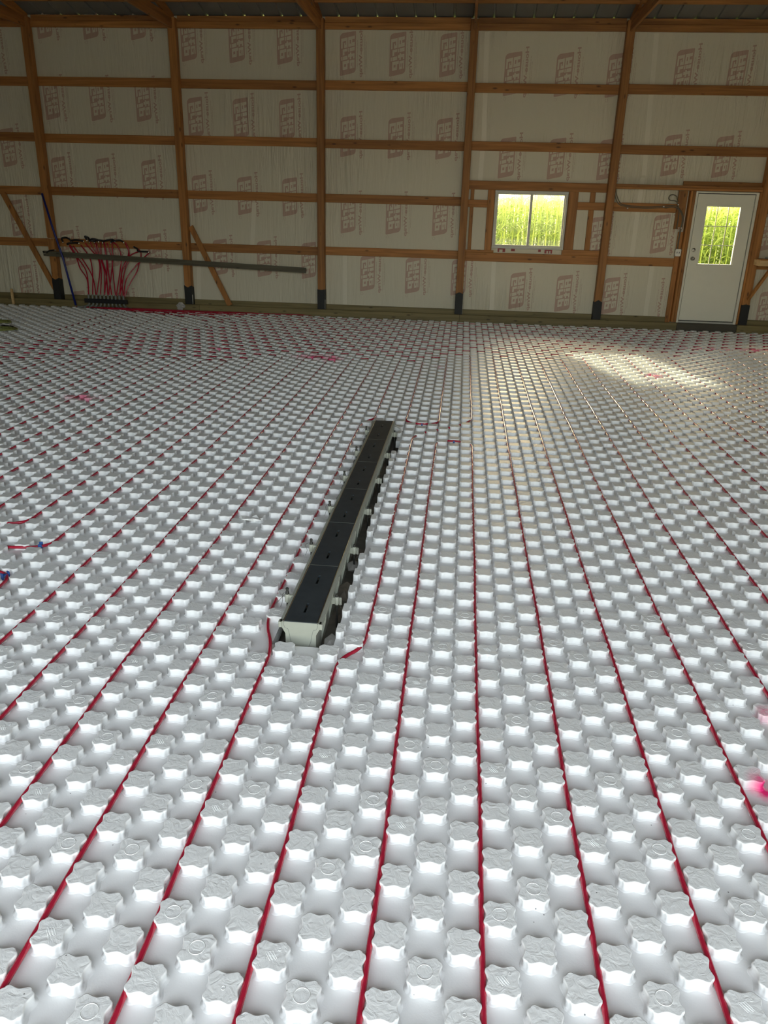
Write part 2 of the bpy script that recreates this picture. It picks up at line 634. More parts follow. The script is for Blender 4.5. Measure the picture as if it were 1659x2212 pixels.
def fillet(pts, r, seg=6):
    """polyline with rounded corners"""
    pts = [Vector(p) for p in pts]
    out = [pts[0]]
    for i in range(1, len(pts) - 1):
        a, b, c = pts[i - 1], pts[i], pts[i + 1]
        d1, d2 = (a - b), (c - b)
        rr = min(r, d1.length * .499, d2.length * .499)
        p, s = b + d1.normalized() * rr, b + d2.normalized() * rr
        for k in range(seg + 1):
            t = k / seg
            out.append(p * (1 - t) ** 2 + b * 2 * t * (1 - t) + s * t * t)
    out.append(pts[-1])
    return out


def smooth_path(pts, seg=6):
    """Catmull-Rom through the points"""
    pts = [Vector(p) for p in pts]
    q = [pts[0] * 2 - pts[1]] + pts + [pts[-1] * 2 - pts[-2]]
    out = []
    for i in range(1, len(q) - 2):
        a, b, c, d = q[i - 1:i + 3]
        for k in range(seg):
            t = k / seg
            out.append(0.5 * ((2 * b) + (c - a) * t + (2 * a - 5 * b + 4 * c - d) * t * t + (3 * b - a - 3 * c + d) * t ** 3))
    out.append(pts[-1])
    return out


# ================================================================== STRUCTURE
# ---- ground under the slab and outside
mb = MB()
mb.box(-60, 60, -60, 80, -1.0, -0.32)
mb.build('ground', 'field', kind='structure')
mb = MB().box(-14, 14, -30, REAR_Y - .1, -0.32, -0.10)
mb.build('driveway', 'gravel', kind='structure')

# ---- foam floor
HX0, HX1, HY0, HY1 = -0.775, -0.492, 3.046, 6.80
HOLES = [(HX0, HX1, HY0, HY1), (HX1, -0.452, 6.13, 6.46), (HX1, -0.478, 4.02, 4.30)]
SEAMS = [(-0.445, -0.352, 6.955, 7.012), (-0.30, 0.02, 6.965, 7.012), (0.06, 0.36, 6.968, 7.012), (0.40, 1.05, 6.972, 7.014), (1.07, 1.62, 6.976, 7.016), (1.66, 2.7, 6.980, 7.018)]
fb = slab('xy', -10.0, 7.4, -0.9, D - 0.185, -0.06, 0.0, HOLES + SEAMS, 0, [(x - rx * 1.4, x + rx * 1.4, y - ry * 1.4, y + ry * 1.4) for x, y, rx, ry, st in SPRAY])
floor = fb.build('floor', ['foam_sheet', 'foam_sheet_paint'], kind='structure')


def painted(x, y):
    return any(math.hypot((x - a) / (rx * 1.4 + .05), (y - b) / (ry * 1.4 + .05)) < 1.1 for a, b, rx, ry, st in SPRAY)
MB().box(-0.44, 2.69, 6.957, 7.015, -0.10, -0.012).build('board_strip', 'green_board', floor)
MB().box(HX0 - .3, HX1 + .3, HY0 - .25, HY1 + .05, -0.31, -0.095).build('trench_bed', 'trench_liner', floor)
slab('xy', -10.0, 7.4, REAR_Y, D + .06, -0.315, -0.105, [(HX0 - .12, HX1 + .12, HY0 - .1, HY1 + .03)]).build('subgrade', 'soil', floor)


SIDE = [(-.0358, .0374), (-.0325, .0428), (-.0245, .0452), (-.0135, .0414), (0.0, .0380), (.0135, .0414), (.0245, .0452), (.0325, .0428)]


def knob_outline(n):
    """square with scalloped sides: two lobes to a side, hollow between them"""
    ctl = []
    for s in range(4):
        side = SIDE if n >= 32 else [SIDE[0], SIDE[2], SIDE[4], SIDE[6]]
        for a, o in side:
            ctl.append((a, -o) if s == 0 else (o, a) if s == 1 else (-a, o) if s == 2 else (-o, -a))
    if n <= 32: return ctl
    out = []
    m = len(ctl)
    for i in range(m):
        a, b, c, d = [Vector(ctl[(i + k) % m]) for k in (-1, 0, 1, 2)]
        out.append(tuple(b))
        out.append(tuple((-a + 9 * b + 9 * c - d) / 16))
    return out


def inset(pts, d):
    out = []
    n = len(pts)
    for i, p in enumerate(pts):
        a, b = Vector(pts[i - 1]), Vector(pts[(i + 1) % n])
        t = (b - a).normalized()
        nrm = Vector((t.y, -t.x))
        out.append((p[0] + nrm.x * d, p[1] + nrm.y * d))
    return out


KH = 0.033
PROFILE = [(0.0078, 0.0), (0.0062, 0.0020), (0.0030, 0.0024), (0.0004, 0.0052), (-0.0010, 0.0150), (0.0012, 0.0275), (0.0008, 0.0315), (-0.0018, KH)]
PROFILE_MID = [(0.0060, 0.0), (0.0030, 0.0024), (0.0, 0.006), (0.0010, 0.030), (-0.0016, KH)]
PROFILE_LO = [(0.002, 0.0), (0.0008, 0.0310), (-0.0012, KH)]


def knob_geo(n, prof, clip=None):
    ol = knob_outline(n)
    if clip:
        if clip > 0: ol = [p for p in ol if p[0] > 0.002]
        else: ol = [p for p in ol if p[0] < -0.002]
        # keep order starting after the cut
        k = max(range(len(ol)), key=lambda i: (Vector(ol[i]) - Vector(ol[i - 1])).length)
        ol = ol[k:] + ol[:k]
    vs, fs, mi, sm = [], [], [], []
    n = len(ol)
    for d, z in prof:
        for x, y in (inset(ol, d) if not clip else [(a * (1 + d / .0425), b * (1 + d / .0425)) for a, b in ol]):
            vs.append((x, y, z))
    R = len(prof)
    for r in range(R - 1):
        for i in range(n):
            fs.append((r * n + i, r * n + (i + 1) % n, (r + 1) * n + (i + 1) % n, (r + 1) * n + i))
            mi.append(0); sm.append(True)
    fs.append(tuple((R - 1) * n + i for i in range(n))); mi.append(1); sm.append(False)
    return vs, fs, mi, sm


def geo_mb(g):
    mb = MB()
    mb.v, mb.f, mb.m, mb.s = [list(a) for a in g]
    return mb


def ring_mark(mb, r, w=0.0009, n=20, c=(0, 0)):
    pts = [(c[0] + r * math.cos(2 * math.pi * i / n), c[1] + r * math.sin(2 * math.pi * i / n), KH) for i in range(n + 1)]
    mb.sweep(pts, w, 4, 1, False)


KM = {}
g_hi = knob_geo(64, PROFILE)
KM['plain'] = geo_mb(g_hi).mesh('foam_knob_plain', ['foam_sheet', 'foam_film'])
m_ = geo_mb(g_hi); ring_mark(m_, 0.0215, 0.0014)
KM['ring'] = m_.mesh('foam_knob_ring', ['foam_sheet', 'foam_film'])
m_ = geo_mb(g_hi); ring_mark(m_, 0.0055, 0.0012, 12, (0.002, -0.003))
KM['dot'] = m_.mesh('foam_knob_dot', ['foam_sheet', 'foam_film'])
m_ = geo_mb(g_hi)
for i in range(3):      # the moulder's mark: slanted parallel loops and a tiny ring
    o = (i - 1) * 0.0072
    pp = [(o - 0.011, 0.011 + o * .25), (o + 0.006, -0.013 + o * .25), (o + 0.0105, -0.011 + o * .25), (o - 0.0055, 0.0125 + o * .25), (o - 0.011, 0.011 + o * .25)]
    m_.sweep([(a, b, KH) for a, b in pp], 0.0008, 4, 1, False)
ring_mark(m_, 0.004, 0.0008, 10, (0.018, 0.020))
KM['logo'] = m_.mesh('foam_knob_logo', ['foam_sheet', 'foam_film'])
KM['paint'] = geo_mb(g_hi).mesh('foam_knob_painted', ['foam_sheet_paint', 'foam_film_paint'])
KM['half_r'] = geo_mb(knob_geo(64, PROFILE_MID, 1)).mesh('foam_knob_half', ['foam_sheet', 'foam_film'])
KM['half_l'] = geo_mb(knob_geo(64, PROFILE_MID, -1)).mesh('foam_knob_half', ['foam_sheet', 'foam_film'])


def in_hole(x, y):
    for (a, b, c, d) in HOLES:
        if a - 0.035 < x < b + 0.035 and c - 0.03 < y < d + 0.035:
            return True
    return False


knobs = []
CL, CR = int((-9.6 - X0) / P), int((7.2 - X0) / P)
for n in range(7, 138):
    y = rowY(n)
    for c in range(CL, CR):
        if (c + n) % 2: continue
        x = X0 + (c + .5) * P
        if x < -(1.7 + .66 * y) or x > (1.6 + .45 * y): continue
        kind = None
        if HY0 < y < HY1 + .02 and c == -7:
            kind = 'half_r'
            if c == -7 and (6.10 < y < 6.50 or 4.02 < y < 4.30): continue
        elif c == -10 and n == 30:
            continue
        elif c != -10 and in_hole(x, y):
            continue
        knobs.append((c, n, x, y, kind))

vis = []
for i, (c, n, x, y, kind) in enumerate(knobs):
    px, py, z = proj((x, y, 0.02))
    if -30 < px < 1689 and py < 2250:
        vis.append((z, i))
vis.sort()
near = {i for _, i in vis[:300]}

half_extra = []
rest_hi, rest_mid, rest_lo, rest_paint = [], [], [], []
for i, (c, n, x, y, kind) in enumerate(knobs):
    if kind:
        half_extra.append((i, x, y, kind)); continue
    if i in near: continue
    (rest_paint if painted(x, y) else rest_hi if y < 2.6 else rest_mid if y < 7.0 else rest_lo).append((x, y))


def mark_of(c, n):
    h = (c * 7 + n * 3) % 11
    if (c % 6, n % 8) in ((1, 1), (4, 6), (2, 4)): return 'ring'
    if (c % 6, n % 8) in ((3, 3), (0, 6)): return 'logo'
    if (c % 6, n % 8) in ((5, 5),): return 'dot'
    if h == 4: return 'ring'
    return 'plain'


for i in sorted(near):
    c, n, x, y, kind = knobs[i]
    if kind: continue
    link('foam_knob', KM['paint' if painted(x, y) else mark_of(c, n)], floor, loc=(x, y, 0))
for (i, x, y, kind) in half_extra:
    pass


def field_mesh(name, groups, mats=('foam_sheet', 'foam_film')):
    V, LI, LS, MI, SM = [], [], [], [], []
    vo, lo = 0, 0
    for (geo, pts) in groups:
        if not pts: continue
        vs, fs, mi, sm = geo
        vs = np.array(vs, dtype=np.float32)
        flat = np.array([i for f in fs for i in f], dtype=np.int64)
        tot = np.array([len(f) for f in fs], dtype=np.int64)
        st = np.concatenate([[0], np.cumsum(tot)[:-1]])
        k = len(pts)
        off = np.array([(x, y, 0) for x, y in pts], dtype=np.float32)
        V.append((vs[None] + off[:, None]).reshape(-1, 3))
        LI.append((flat[None] + (np.arange(k) * len(vs))[:, None]).reshape(-1) + vo)
        LS.append((st[None] + (np.arange(k) * len(flat))[:, None]).reshape(-1) + lo)
        MI.append(np.tile(np.array(mi), k)); SM.append(np.tile(np.array(sm), k))
        vo += len(vs) * k; lo += len(flat) * k
    V, LI, LS, MI, SM = [np.concatenate(a) for a in (V, LI, LS, MI, SM)]
    me = bpy.data.meshes.new(name)
    me.vertices.add(len(V)); me.vertices.foreach_set('co', V.ravel())
    me.loops.add(len(LI)); me.loops.foreach_set('vertex_index', LI.astype(np.int32))
    me.polygons.add(len(LS)); me.polygons.foreach_set('loop_start', LS.astype(np.int32))
    me.update(calc_edges=True)
    me.polygons.foreach_set('material_index', MI.astype(np.int32))
    me.polygons.foreach_set('use_smooth', SM.astype(bool))
    for m in mats: me.materials.append(MATS[m])
    me.update(); me.validate()
    return me


halves = {k: [(x, y) for (_, x, y, kk) in half_extra if kk == k] for k in ('half_r', 'half_l')}
fm = field_mesh('foam_knob_field', [
    (knob_geo(64, PROFILE), rest_hi),
    (knob_geo(32, PROFILE_MID), rest_mid),
    (knob_geo(16, PROFILE_LO), rest_lo),
    (knob_geo(64, PROFILE_MID, 1), halves['half_r']),
    (knob_geo(64, PROFILE_MID, -1), halves['half_l'])])
link('foam_knob_field', fm, floor, kind='stuff')
link('painted_knob_field', field_mesh('painted_knob_field', [(knob_geo(32, PROFILE_MID), rest_paint)], ('foam_sheet_paint', 'foam_film_paint')), floor, kind='stuff')

# ---- far wall: house wrap sheet, posts, girts, framing
WIN = (0.462, 1.674, 1.252, 2.176)
DOOR = (3.715, 4.715, 0.13, 2.232)
WY = D + 0.04
wall_far = slab('xz', -9.95, 7.35, -0.3, 4.672, WY, WY + 0.05, [WIN, DOOR]).build('wall_far', 'wrap', kind='structure')


def board(name, x0, x1, y0, y1, z0, z1, mat='lumber', parent=None, b=0.004):
    d = (x1 - x0, y1 - y0, z1 - z0)
    ax = 'xyz'[d.index(max(d))]
    return MB().bbox(x0, x1, y0, y1, z0, z1, b).build(name, mat + '_' + ax, parent)


PW = 0.062
PF = D - 0.14
for i, x in enumerate(POSTX + [7.26]):
    po = board('post', x - PW, x + PW, PF, D, -0.28, 4.62, 'lumber', wall_far, 0.006)
    sb = MB()
    w = PW + 0.005
    # rubbery sleeve, a little uneven along its upper lip
    zt = 0.47 + 0.03 * math.sin(i * 2.1)
    ring = []
    for k, (a, b_) in enumerate([(-w, PF - .005), (0, PF - .006), (w, PF - .005), (w, D - .004), (-w, D - .004)]):
        ring.append((a + x, b_, zt + 0.02 * math.sin(3.1 * k + i)))
    n = len(ring)
    vs = [(p[0], p[1], -0.2) for p in ring] + [(p[0] + .002, p[1], .22) for p in ring] + ring
    fs = []
    for r in range(2):
        for k in range(n): fs.append((r * n + k, r * n + (k + 1) % n, (r + 1) * n + (k + 1) % n, (r + 1) * n + k))
    sb.add(vs, fs + [tuple(range(2 * n, 3 * n))])
    sb.build('post_sleeve', 'black_sleeve', po)
    if i in (2, 3, 4):
        MB().box(x + w + .0005, x + w + .004, PF + .004, PF + .03, .14, .30).build('paper_tag', 'tie_white', po)

XS = POSTX + [7.26]
for i in range(len(XS) - 1):
    a, b = XS[i], XS[i + 1]
    zs = [3.698, 2.838, 1.982, 1.116]
    if i == 4: zs = [3.698, 2.838]
    if i == 5: zs = [3.698, 2.838]
    for z in zs:
        dz = 0.006 * math.sin(i * 3 + z * 5)
        board('girt', a + PW * .2, b - PW * .2, D, D + .038, z - .069 + dz, z + .069 + dz, 'lumber', wall_far)
    board('top_plate', a + PW, b - PW, D - .045, D - .007, 4.485, 4.578, 'lumber', wall_far)
    board('eave_board', a + PW, b - PW, D, D + .038, 4.580, 4.668, 'lumber', wall_far)
    if i != 5:
        board('sill_plank', a + PW, b - PW, D, D + .038, 0.085, 0.205, 'treated', wall_far)
    else:
        board('sill_plank', a + PW, 3.63, D, D + .038, 0.085, 0.205, 'treated', wall_far)
for a, b in ((-9.9, -4.72), (-4.715, -0.02), (-0.015, 3.712), (4.718, 7.3)):
    board('skirt_board', a, b, D - .182, D - .143, -0.05, 0.134, 'treated', wall_far, 0.006)

# framing round the window
E0, E1 = POSTX[4] + PW, POSTX[5] - PW
board('window_header', E0, E1, D - .012, D + .036, 2.178, 2.316, 'lumber', wall_far)
board('stud', 0.340, 0.460, D - .01, D + .036, 1.2155, 2.177, 'lumber', wall_far)
board('stud', 1.680, 1.840, D - .01, D + .036, 1.2625, 2.177, 'lumber', wall_far)
board('stud', 0.050, 0.110, D + .002, D + .039, 1.2155, 2.177, 'lumber', wall_far)
board('stud', 2.035, 2.120, D + .002, D + .039, 1.2625, 2.177, 'lumber', wall_far)
board('girt', E0, 0.339, D - .008, D + .030, 1.900, 2.018, 'lumber', wall_far)
board('girt', 1.841, E1, D - .008, D + .030, 1.900, 2.022, 'lumber', wall_far)
board('girt', E0, E1, D, D + .038, 1.030, 1.176, 'lumber', wall_far)
board('window_sill_plate', E0, 0.50, D - .01, D + .034, 1.177, 1.215, 'lumber', wall_far)
board('window_sill_plate', 1.66, E1, D - .01, D + .034, 1.177, 1.262, 'lumber', wall_far)
flap = MB().box(0.52, 1.645, D + .028, D + .032, 1.178, 1.252).build('wrap_flap', 'wrap', wall_far)
for x0, x1, hs in ((0.57, 0.70, ((.60, .655),)), (0.80, 0.865, ()), (1.262, 1.306, ()), (1.37, 1.50, ((1.405, 1.43), (1.45, 1.472)))):
    m_ = MB().box(x0, x1, D + .0255, D + .0275, 1.19 if x1 - x0 > .1 else 1.21, 1.251)
    for h0, h1 in hs: m_.box(h0, h1, D + .0245, D + .0252, 1.19, 1.232, 1)
    m_.build('print_block', ['wrap_red', 'wrap'], flap)

# framing round the door
F0 = POSTX[5] + PW
board('door_header', F0, POSTX[6] - PW, D - .10, D - .062, 2.240, 2.276, 'lumber', wall_far)
board('door_header', F0, POSTX[6] - PW, D - .105, D - .062, 2.277, 2.314, 'lumber', wall_far)
board('header_block', 3.51, POSTX[6] - PW, D, D + .038, 2.300, 2.382, 'lumber', wall_far)
board('girt', F0, 3.452, D, D + .038, 1.894, 2.031, 'lumber', wall_far)
board('girt', F0, 3.545, D, D + .038, 1.040, 1.176, 'lumber', wall_far)
board('stud', 3.458, 3.602, D - .018, D + .02, 1.64, 2.236, 'lumber', wall_far)
board('stud', 3.545, 3.625, D - .018, D + .02, 0.10, 1.60, 'lumber', wall_far)
board('door_stud', 3.628, 3.664, D - .10, D + .03, 0.136, 2.238, 'lumber', wall_far)
board('door_stud', 3.666, 3.712, D - .10, D + .03, 0.136, 2.238, 'lumber', wall_far)
board('door_stud', 4.718, 4.752, D - .10, D + .03, 0.136, 2.238, 'lumber', wall_far)
board('post', 4.762, 4.80, D - .14, D - .01, 0.16, 2.238, 'lumber', wall_far) if False else None
MB().bbox(3.72, 4.712, D - .175, D + .03, -0.05, 0.128, 0.006).build('door_step', 'sill_dark', wall_far)

# seam tape on the wrap
for (xa, za), (xb, zb) in [((-4.734, 1.05), (-4.784, 0.2)), ((-2.093, 1.05), (-2.088, 0.2)), ((0.155, 4.48), (0.211, 2.9)), ((0.201, 2.77), (0.193, 2.31)),
                           ((0.523, 1.05), (0.543, 0.2)), ((2.770, 4.48), (2.867, 2.453)), ((2.852, 2.42), (2.844, 1.16)), ((3.209, 1.05), (3.214, 0.2)), ((-3.695, 1.88), (-3.755, 1.17))]:
    MB().beam((xa, WY - .0012, za), (xb, WY - .0012, zb), 0.075, 0.0016, up=(0, 1, 0)).build('seam_tape', 'tape', wall_far)


# printed logos of the wrap, seen mirrored through the sheet
def text_mesh(s, size, bold):
    cu = bpy.data.curves.new('txt', 'FONT')
    cu.body = s
    cu.size = size
    cu.offset = bold
    cu.resolution_u = 3
    ob = bpy.data.objects.new('txt', cu)
    COL.objects.link(ob)
    dg = bpy.context.evaluated_depsgraph_get()
    me = bpy.data.meshes.new_from_object(ob.evaluated_get(dg))
    vs = [tuple(v.co)[:2] for v in me.vertices]
    fs = [tuple(p.vertices) for p in me.polygons]
    bpy.data.objects.remove(ob); bpy.data.meshes.remove(me); bpy.data.curves.remove(cu)
    return vs, fs


def fit_text(s, u0, u1, v0, v1, bold, shear=0.0):
    vs, fs = text_mesh(s, 1.0, bold)
    xs, ys = [a for a, b in vs], [b for a, b in vs]
    sx, sy = (u1 - u0) / (max(xs) - min(xs)), (v1 - v0) / (max(ys) - min(ys))
    out = [(u0 + (a - min(xs)) * sx, v0 + (b - min(ys)) * sy) for a, b in vs]
    return [(a + shear * b, b) for a, b in out], fs


SH = 0.22


def to_wall(uv, dy):
    # u reads downwards, letter tops point left
    return [(-(v - 0.13), dy, -(u - 0.33)) for u, v in uv]


GLYPH_W = {'G': .140, 'r': .085, 'i': .052, 'p': .125, 'R': .140, 't': .095, 'e': .118}
GLYPH = {'G': [(0, .32, 0, 1), (.32, 1, .76, 1), (.32, 1, 0, .24), (.70, 1, .24, .54), (.50, .70, .38, .54)],
         'r': [(0, .46, 0, .75), (.46, 1, .48, .75)],
         'i': [(0, 1, 0, .72), (0, 1, .82, 1)],
         'p': [(0, .36, -.28, .75), (.36, 1, .53, .75), (.36, 1, 0, .22), (.68, 1, .22, .53)],
         'R': [(0, .32, 0, 1), (.32, 1, .78, 1), (.32, 1, .38, .60), (.70, 1, .60, .78), (.62, 1, 0, .38)],
         't': [(.22, .66, 0, 1), (0, .22, .52, .75), (.66, 1, .52, .75), (.66, 1, 0, .22)],
         'e': [(0, .32, 0, .75), (.32, 1, .57, .75), (.32, 1, .29, .43), (.32, 1, 0, .18), (.70, 1, .43, .57)]}


def logo_mesh(with_block=True):
    mb = MB()
    if with_block:
        def corner(cu, cv, r, a0):
            return [(cu + r * math.cos(math.radians(a0 + 90 * i / 5)), cv + r * math.sin(math.radians(a0 + 90 * i / 5))) for i in range(6)]
        pts = corner(.03, .015, .015, 180)[::1] + corner(.60 - .05, .05, .05, 270) + corner(.60 - .02, .26 - .02, .02, 0) + corner(.055, .26 - .055, .055, 90)
        pts = [(u + SH * v, v) for u, v in pts]
        mb.add(to_wall(pts, -0.0006), [tuple(range(len(pts)))], 0)
        for word, v0, ch in (('Grip', .137, .103), ('Rite', .022, .103)):
            u = .075
            for L_ in word:
                w = GLYPH_W[L_]
                for a, b, c, d in GLYPH[L_]:
                    q = [(u + a * w, v0 + c * ch), (u + b * w, v0 + c * ch), (u + b * w, v0 + d * ch), (u + a * w, v0 + d * ch)]
                    mb.add(to_wall([(p + SH * r, r) for p, r in q], -0.0014), [(0, 1, 2, 3)], 1)
                u += w + .016
        n = 14
        rg = []
        for r in (.018, .024):
            rg += [(.69 + r * math.cos(2 * math.pi * i / n), .225 + r * math.sin(2 * math.pi * i / n)) for i in range(n)]
        mb.add(to_wall(rg, -0.0006), [(i, (i + 1) % n, n + (i + 1) % n, n + i) for i in range(n)], 2)
    vs, fs = fit_text('House-Wrap', -.04, .68, -.122, -.050, 0.032, SH * .5)
    mb.add(to_wall(vs, -0.0006), fs, 0)
    # the fine print is too small to read: hair lines
    rnd = random.Random(3)
    for v, u0, u1, w in ((-.026, .14, .50, .010), (-.146, .08, .60, .010), (-.170, .16, .52, .010)):
        u = u0
        while u < u1:
            l = rnd.uniform(.02, .07)
            q = [(u, v - w / 2), (u + l, v - w / 2), (u + l, v + w / 2), (u, v + w / 2)]
            mb.add(to_wall(q, -0.0006), [(0, 1, 2, 3)], 2)
            u += l + .008
    return mb.mesh('printed_logo', ['wrap_print', 'wrap', 'wrap_fine'])


LM = logo_mesh(True)
LT = logo_mesh(False)
LOGOS = [(-8.131, 4.144), (-8.056, 2.674), (-8.064, 1.52), (-8.066, 0.401), (-7.142, 4.645), (-6.349, 4.643), (-5.541, 4.641), (-7.165, 3.436), (-6.354, 3.433), (-5.551, 3.43), (-7.176, 2.238), (-6.373, 2.233), (-5.545, 2.221), (-7.17, 1.031), (-6.36, 1.023), (-5.548, 1.015), (-7.09, -0.025), (-6.231, -0.019), (-5.416, -0.014), (-4.701, 4.339), (-3.896, 4.326), (-3.099, 4.312), (-4.659, 3.198), (-3.876, 3.196), (-3.085, 3.195), (-4.659, 2.002), (-3.855, 1.991), (-3.062, 1.988), (-4.347, 0.957), (-3.544, 0.957), (-2.74, 0.951), (-2.063, 4.164), (-1.255, 4.162), (-0.444, 4.159), (-2.05, 2.954), (-1.248, 2.946), (-0.447, 2.947), (-2.041, 1.737), (-1.252, 1.742), (-0.446, 1.741), (-1.685, 0.772), (-0.882, 0.759), (-0.071, 0.754), (0.599, 3.904), (1.411, 3.903), (2.218, 3.902), (0.611, 2.68), (1.422, 2.682), (2.232, 2.684), (2.228, 1.501), (0.962, 0.561), (1.766, 0.542), (2.577, 0.531), (3.253, 3.971), (4.066, 3.954), (3.257, 2.766), (4.069, 2.761), (3.263, 1.56), (4.97, 1.643), (5.203, 0.392)]
for x, z in LOGOS:
    link('printed_logo', LM, wall_far, loc=(x, WY, z))
link('printed_logo', LT, wall_far, loc=(3.22, WY, 0.47))

# ---- window
win = link('window_1', None, kind='structure')
x0, x1, z0, z1 = WIN
fw = 0.040
WFY = D - .02
for nm, a in (('frame_rail', (x0, x1, z1 - fw, z1)), ('frame_rail', (x0, x1, z0, z0 + fw)), ('frame_stile', (x0, x0 + fw * .9, z0 + fw, z1 - fw)), ('frame_stile', (x1 - fw * .9, x1, z0 + fw, z1 - fw))):
    MB().bbox(a[0], a[1], WFY, D + .07, a[2], a[3], .004).build(nm, 'vinyl_white', win)
xm = (x0 + x1) / 2 + .005
for sx0, sx1, yy in ((x0 + fw * .9, xm + .022, D + .012), (xm - .022, x1 - fw * .9, D + .034)):
    sa = MB()
    t = .022
    sa.bbox(sx0, sx1, yy, yy + .02, z0 + fw, z0 + fw + t, .003)
    sa.bbox(sx0, sx1, yy, yy + .02, z1 - fw - t, z1 - fw, .003)
    sa.bbox(sx0, sx0 + (t if sx0 < xm - .1 else .044), yy, yy + .02, z0 + fw + t, z1 - fw - t, .003)
    sa.bbox(sx1 - (t if sx1 > xm + .1 else .044), sx1, yy, yy + .02, z0 + fw + t, z1 - fw - t, .003)
    so = sa.build('sash', 'vinyl_white', win)
    MB().box(sx0 + .01, sx1 - .01, yy + .008, yy + .012, z0 + fw + .01, z1 - fw - .01).build('pane', 'glass', so)
MB().bbox(xm - .012, xm - .004, D + .004, D + .012, 1.66, 1.73, .002).build('latch', 'black_plastic', win)

# ---- door
door = link('door_1', None, kind='structure')
dx0, dx1, dz0, dz1 = DOOR
DY = D - .085
for nm, a in (('door_jamb', (dx0, dx0 + .036, dz0, dz1)), ('door_jamb', (dx1 - .042, dx1, dz0, dz1)), ('door_head', (dx0 + .036, dx1 - .042, dz1 - .026, dz1))):
    MB().bbox(a[0], a[1], DY, D + .08, a[2], a[3], .004).build(nm, 'door_paint', door)
MB().bbox(dx0 + .036, dx1 - .042, DY + .005, D + .09, dz0, dz0 + .028, .004).build('threshold', 'vinyl_white', door)
LITE = (3.930, 4.466, 1.106, 2.003)
sx0, sx1, sz0, sz1 = dx0 + .047, dx1 - .053, dz0 + .042, dz1 - .038
sl_ = slab('xz', sx0, sx1, sz0, sz1, DY + .022, DY + .066, [LITE]).build('door_slab', 'door_paint', door)
gap = MB()
for a in ((dx0 + .036, sx0, dz0 + .028, dz1 - .026), (sx1, dx1 - .042, dz0 + .028, dz1 - .026), (sx0, sx1, dz0 + .028, sz0), (sx0, sx1, sz1, dz1 - .026)):
    gap.box(a[0], a[1], DY + .045, DY + .055, a[2], a[3])
gap.build('weather_strip', 'black_plastic', door)
# lite frame and nine panes
lf = MB()
e = .028
for a in ((LITE[0] - e, LITE[1] + e, LITE[3], LITE[3] + e), (LITE[0] - e, LITE[1] + e, LITE[2] - e, LITE[2]), (LITE[0] - e, LITE[0], LITE[2], LITE[3]), (LITE[1], LITE[1] + e, LITE[2], LITE[3])):
    lf.bbox(a[0], a[1], DY + .014, DY + .0225, a[2], a[3], .003)
lo_ = lf.build('lite_frame', 'door_paint', door)
lw, lh = (LITE[1] - LITE[0]) / 3, (LITE[3] - LITE[2]) / 3
for i in (1, 2):
    MB().bbox(LITE[0] + lw * i - .006, LITE[0] + lw * i + .006, DY + .03, DY + .045, LITE[2], LITE[3], .002).build('muntin', 'vinyl_white', lo_)
    MB().bbox(LITE[0], LITE[1], DY + .031, DY + .044, LITE[2] + lh * i - .006, LITE[2] + lh * i + .006, .002).build('muntin', 'vinyl_white', lo_)
for i in range(3):
    for j in range(3):
        MB().box(LITE[0] + lw * i + .001, LITE[0] + lw * (i + 1) - .001, DY + .046, DY + .05, LITE[2] + lh * j + .001, LITE[2] + lh * (j + 1) - .001).build('pane', 'glass', lo_)
MB().lathe([(.033, 0), (.033, -.008), (.018, -.012), (.014, -.030), (.024, -.040), (.029, -.055), (.022, -.068), (.004, -.072)], (3.826, DY + .022, 1.187), 'y', 18).build('door_knob', 'steel', door)
db = MB().lathe([(.031, 0), (.031, -.010), (.024, -.016), (.006, -.017)], (3.824, DY + .022, 1.325), 'y', 18)
db.bbox(3.806, 3.842, DY - .012, DY + .004, 1.318, 1.332, .002)
db.build('deadbolt', 'steel', door)
for z in (.45, 1.2, 1.98):
    MB().lathe([(.006, -.045), (.006, .045)], (sx1 + .003, DY + .016, z), 'z', 8).build('hinge', 'steel', door)

# ---- other walls, roof
slab('xz', -9.95, 7.35, -0.3, 4.68, REAR_Y - .10, REAR_Y, [OPEN]).build('wall_rear', 'inner_wall', kind='structure')
RS = 0.25
RZ0 = 4.665
RIDGE = (D + .1 + REAR_Y) / 2


def roof_z(y): return RZ0 + RS * ((D + .1 - y) if y > RIDGE else (y - REAR_Y))


for nm, xx in (('wall_left', -10.0), ('wall_right', 7.35)):
    mb = MB()
    poly = [(REAR_Y - .1, -.3), (D + .1, -.3), (D + .1, RZ0), (RIDGE, roof_z(RIDGE)), (REAR_Y - .1, RZ0)]
    mb.prism(poly, xx, xx + .05, 0, 'yz')
    mb.build(nm, 'inner_wall', kind='structure')

mb = MB()
prof = []
x = -10.2
while x < 7.6:
    prof += [(x, 0), (x + .262, 0), (x + .274, .022), (x + .296, .022)]
    x += .308
for ya, yb in ((D + .45, RIDGE), (RIDGE, REAR_Y - .4)):
    n = len(prof)
    za, zb = (RZ0 - RS * .35, roof_z(RIDGE)) if ya > RIDGE else (roof_z(RIDGE), RZ0 - RS * .3)
    vs = [(a, ya, za + h) for a, h in prof] + [(a, yb, zb + h) for a, h in prof]
    mb.add(vs, [(i, i + 1, n + i + 1, n + i) for i in range(n - 1)])
ceiling = mb.build('ceiling', 'roof_metal', kind='structure')
for i, x in enumerate(POSTX + [7.26]):
    xx = x + (0.0 if i != 4 else 0.012)
    MB().bbox(xx - .020, xx + .020, REAR_Y + .05, D - .005, 4.465, 4.64, .004).build('truss_chord', 'lumber_y', ceiling)
    for ya, yb in ((D - .02, RIDGE), (RIDGE, REAR_Y + .1)):
        MB().beam((xx, ya, roof_z(ya) - .095), (xx, yb, roof_z(yb) - .095), .034, .15).build('rafter', 'lumber_y', ceiling)
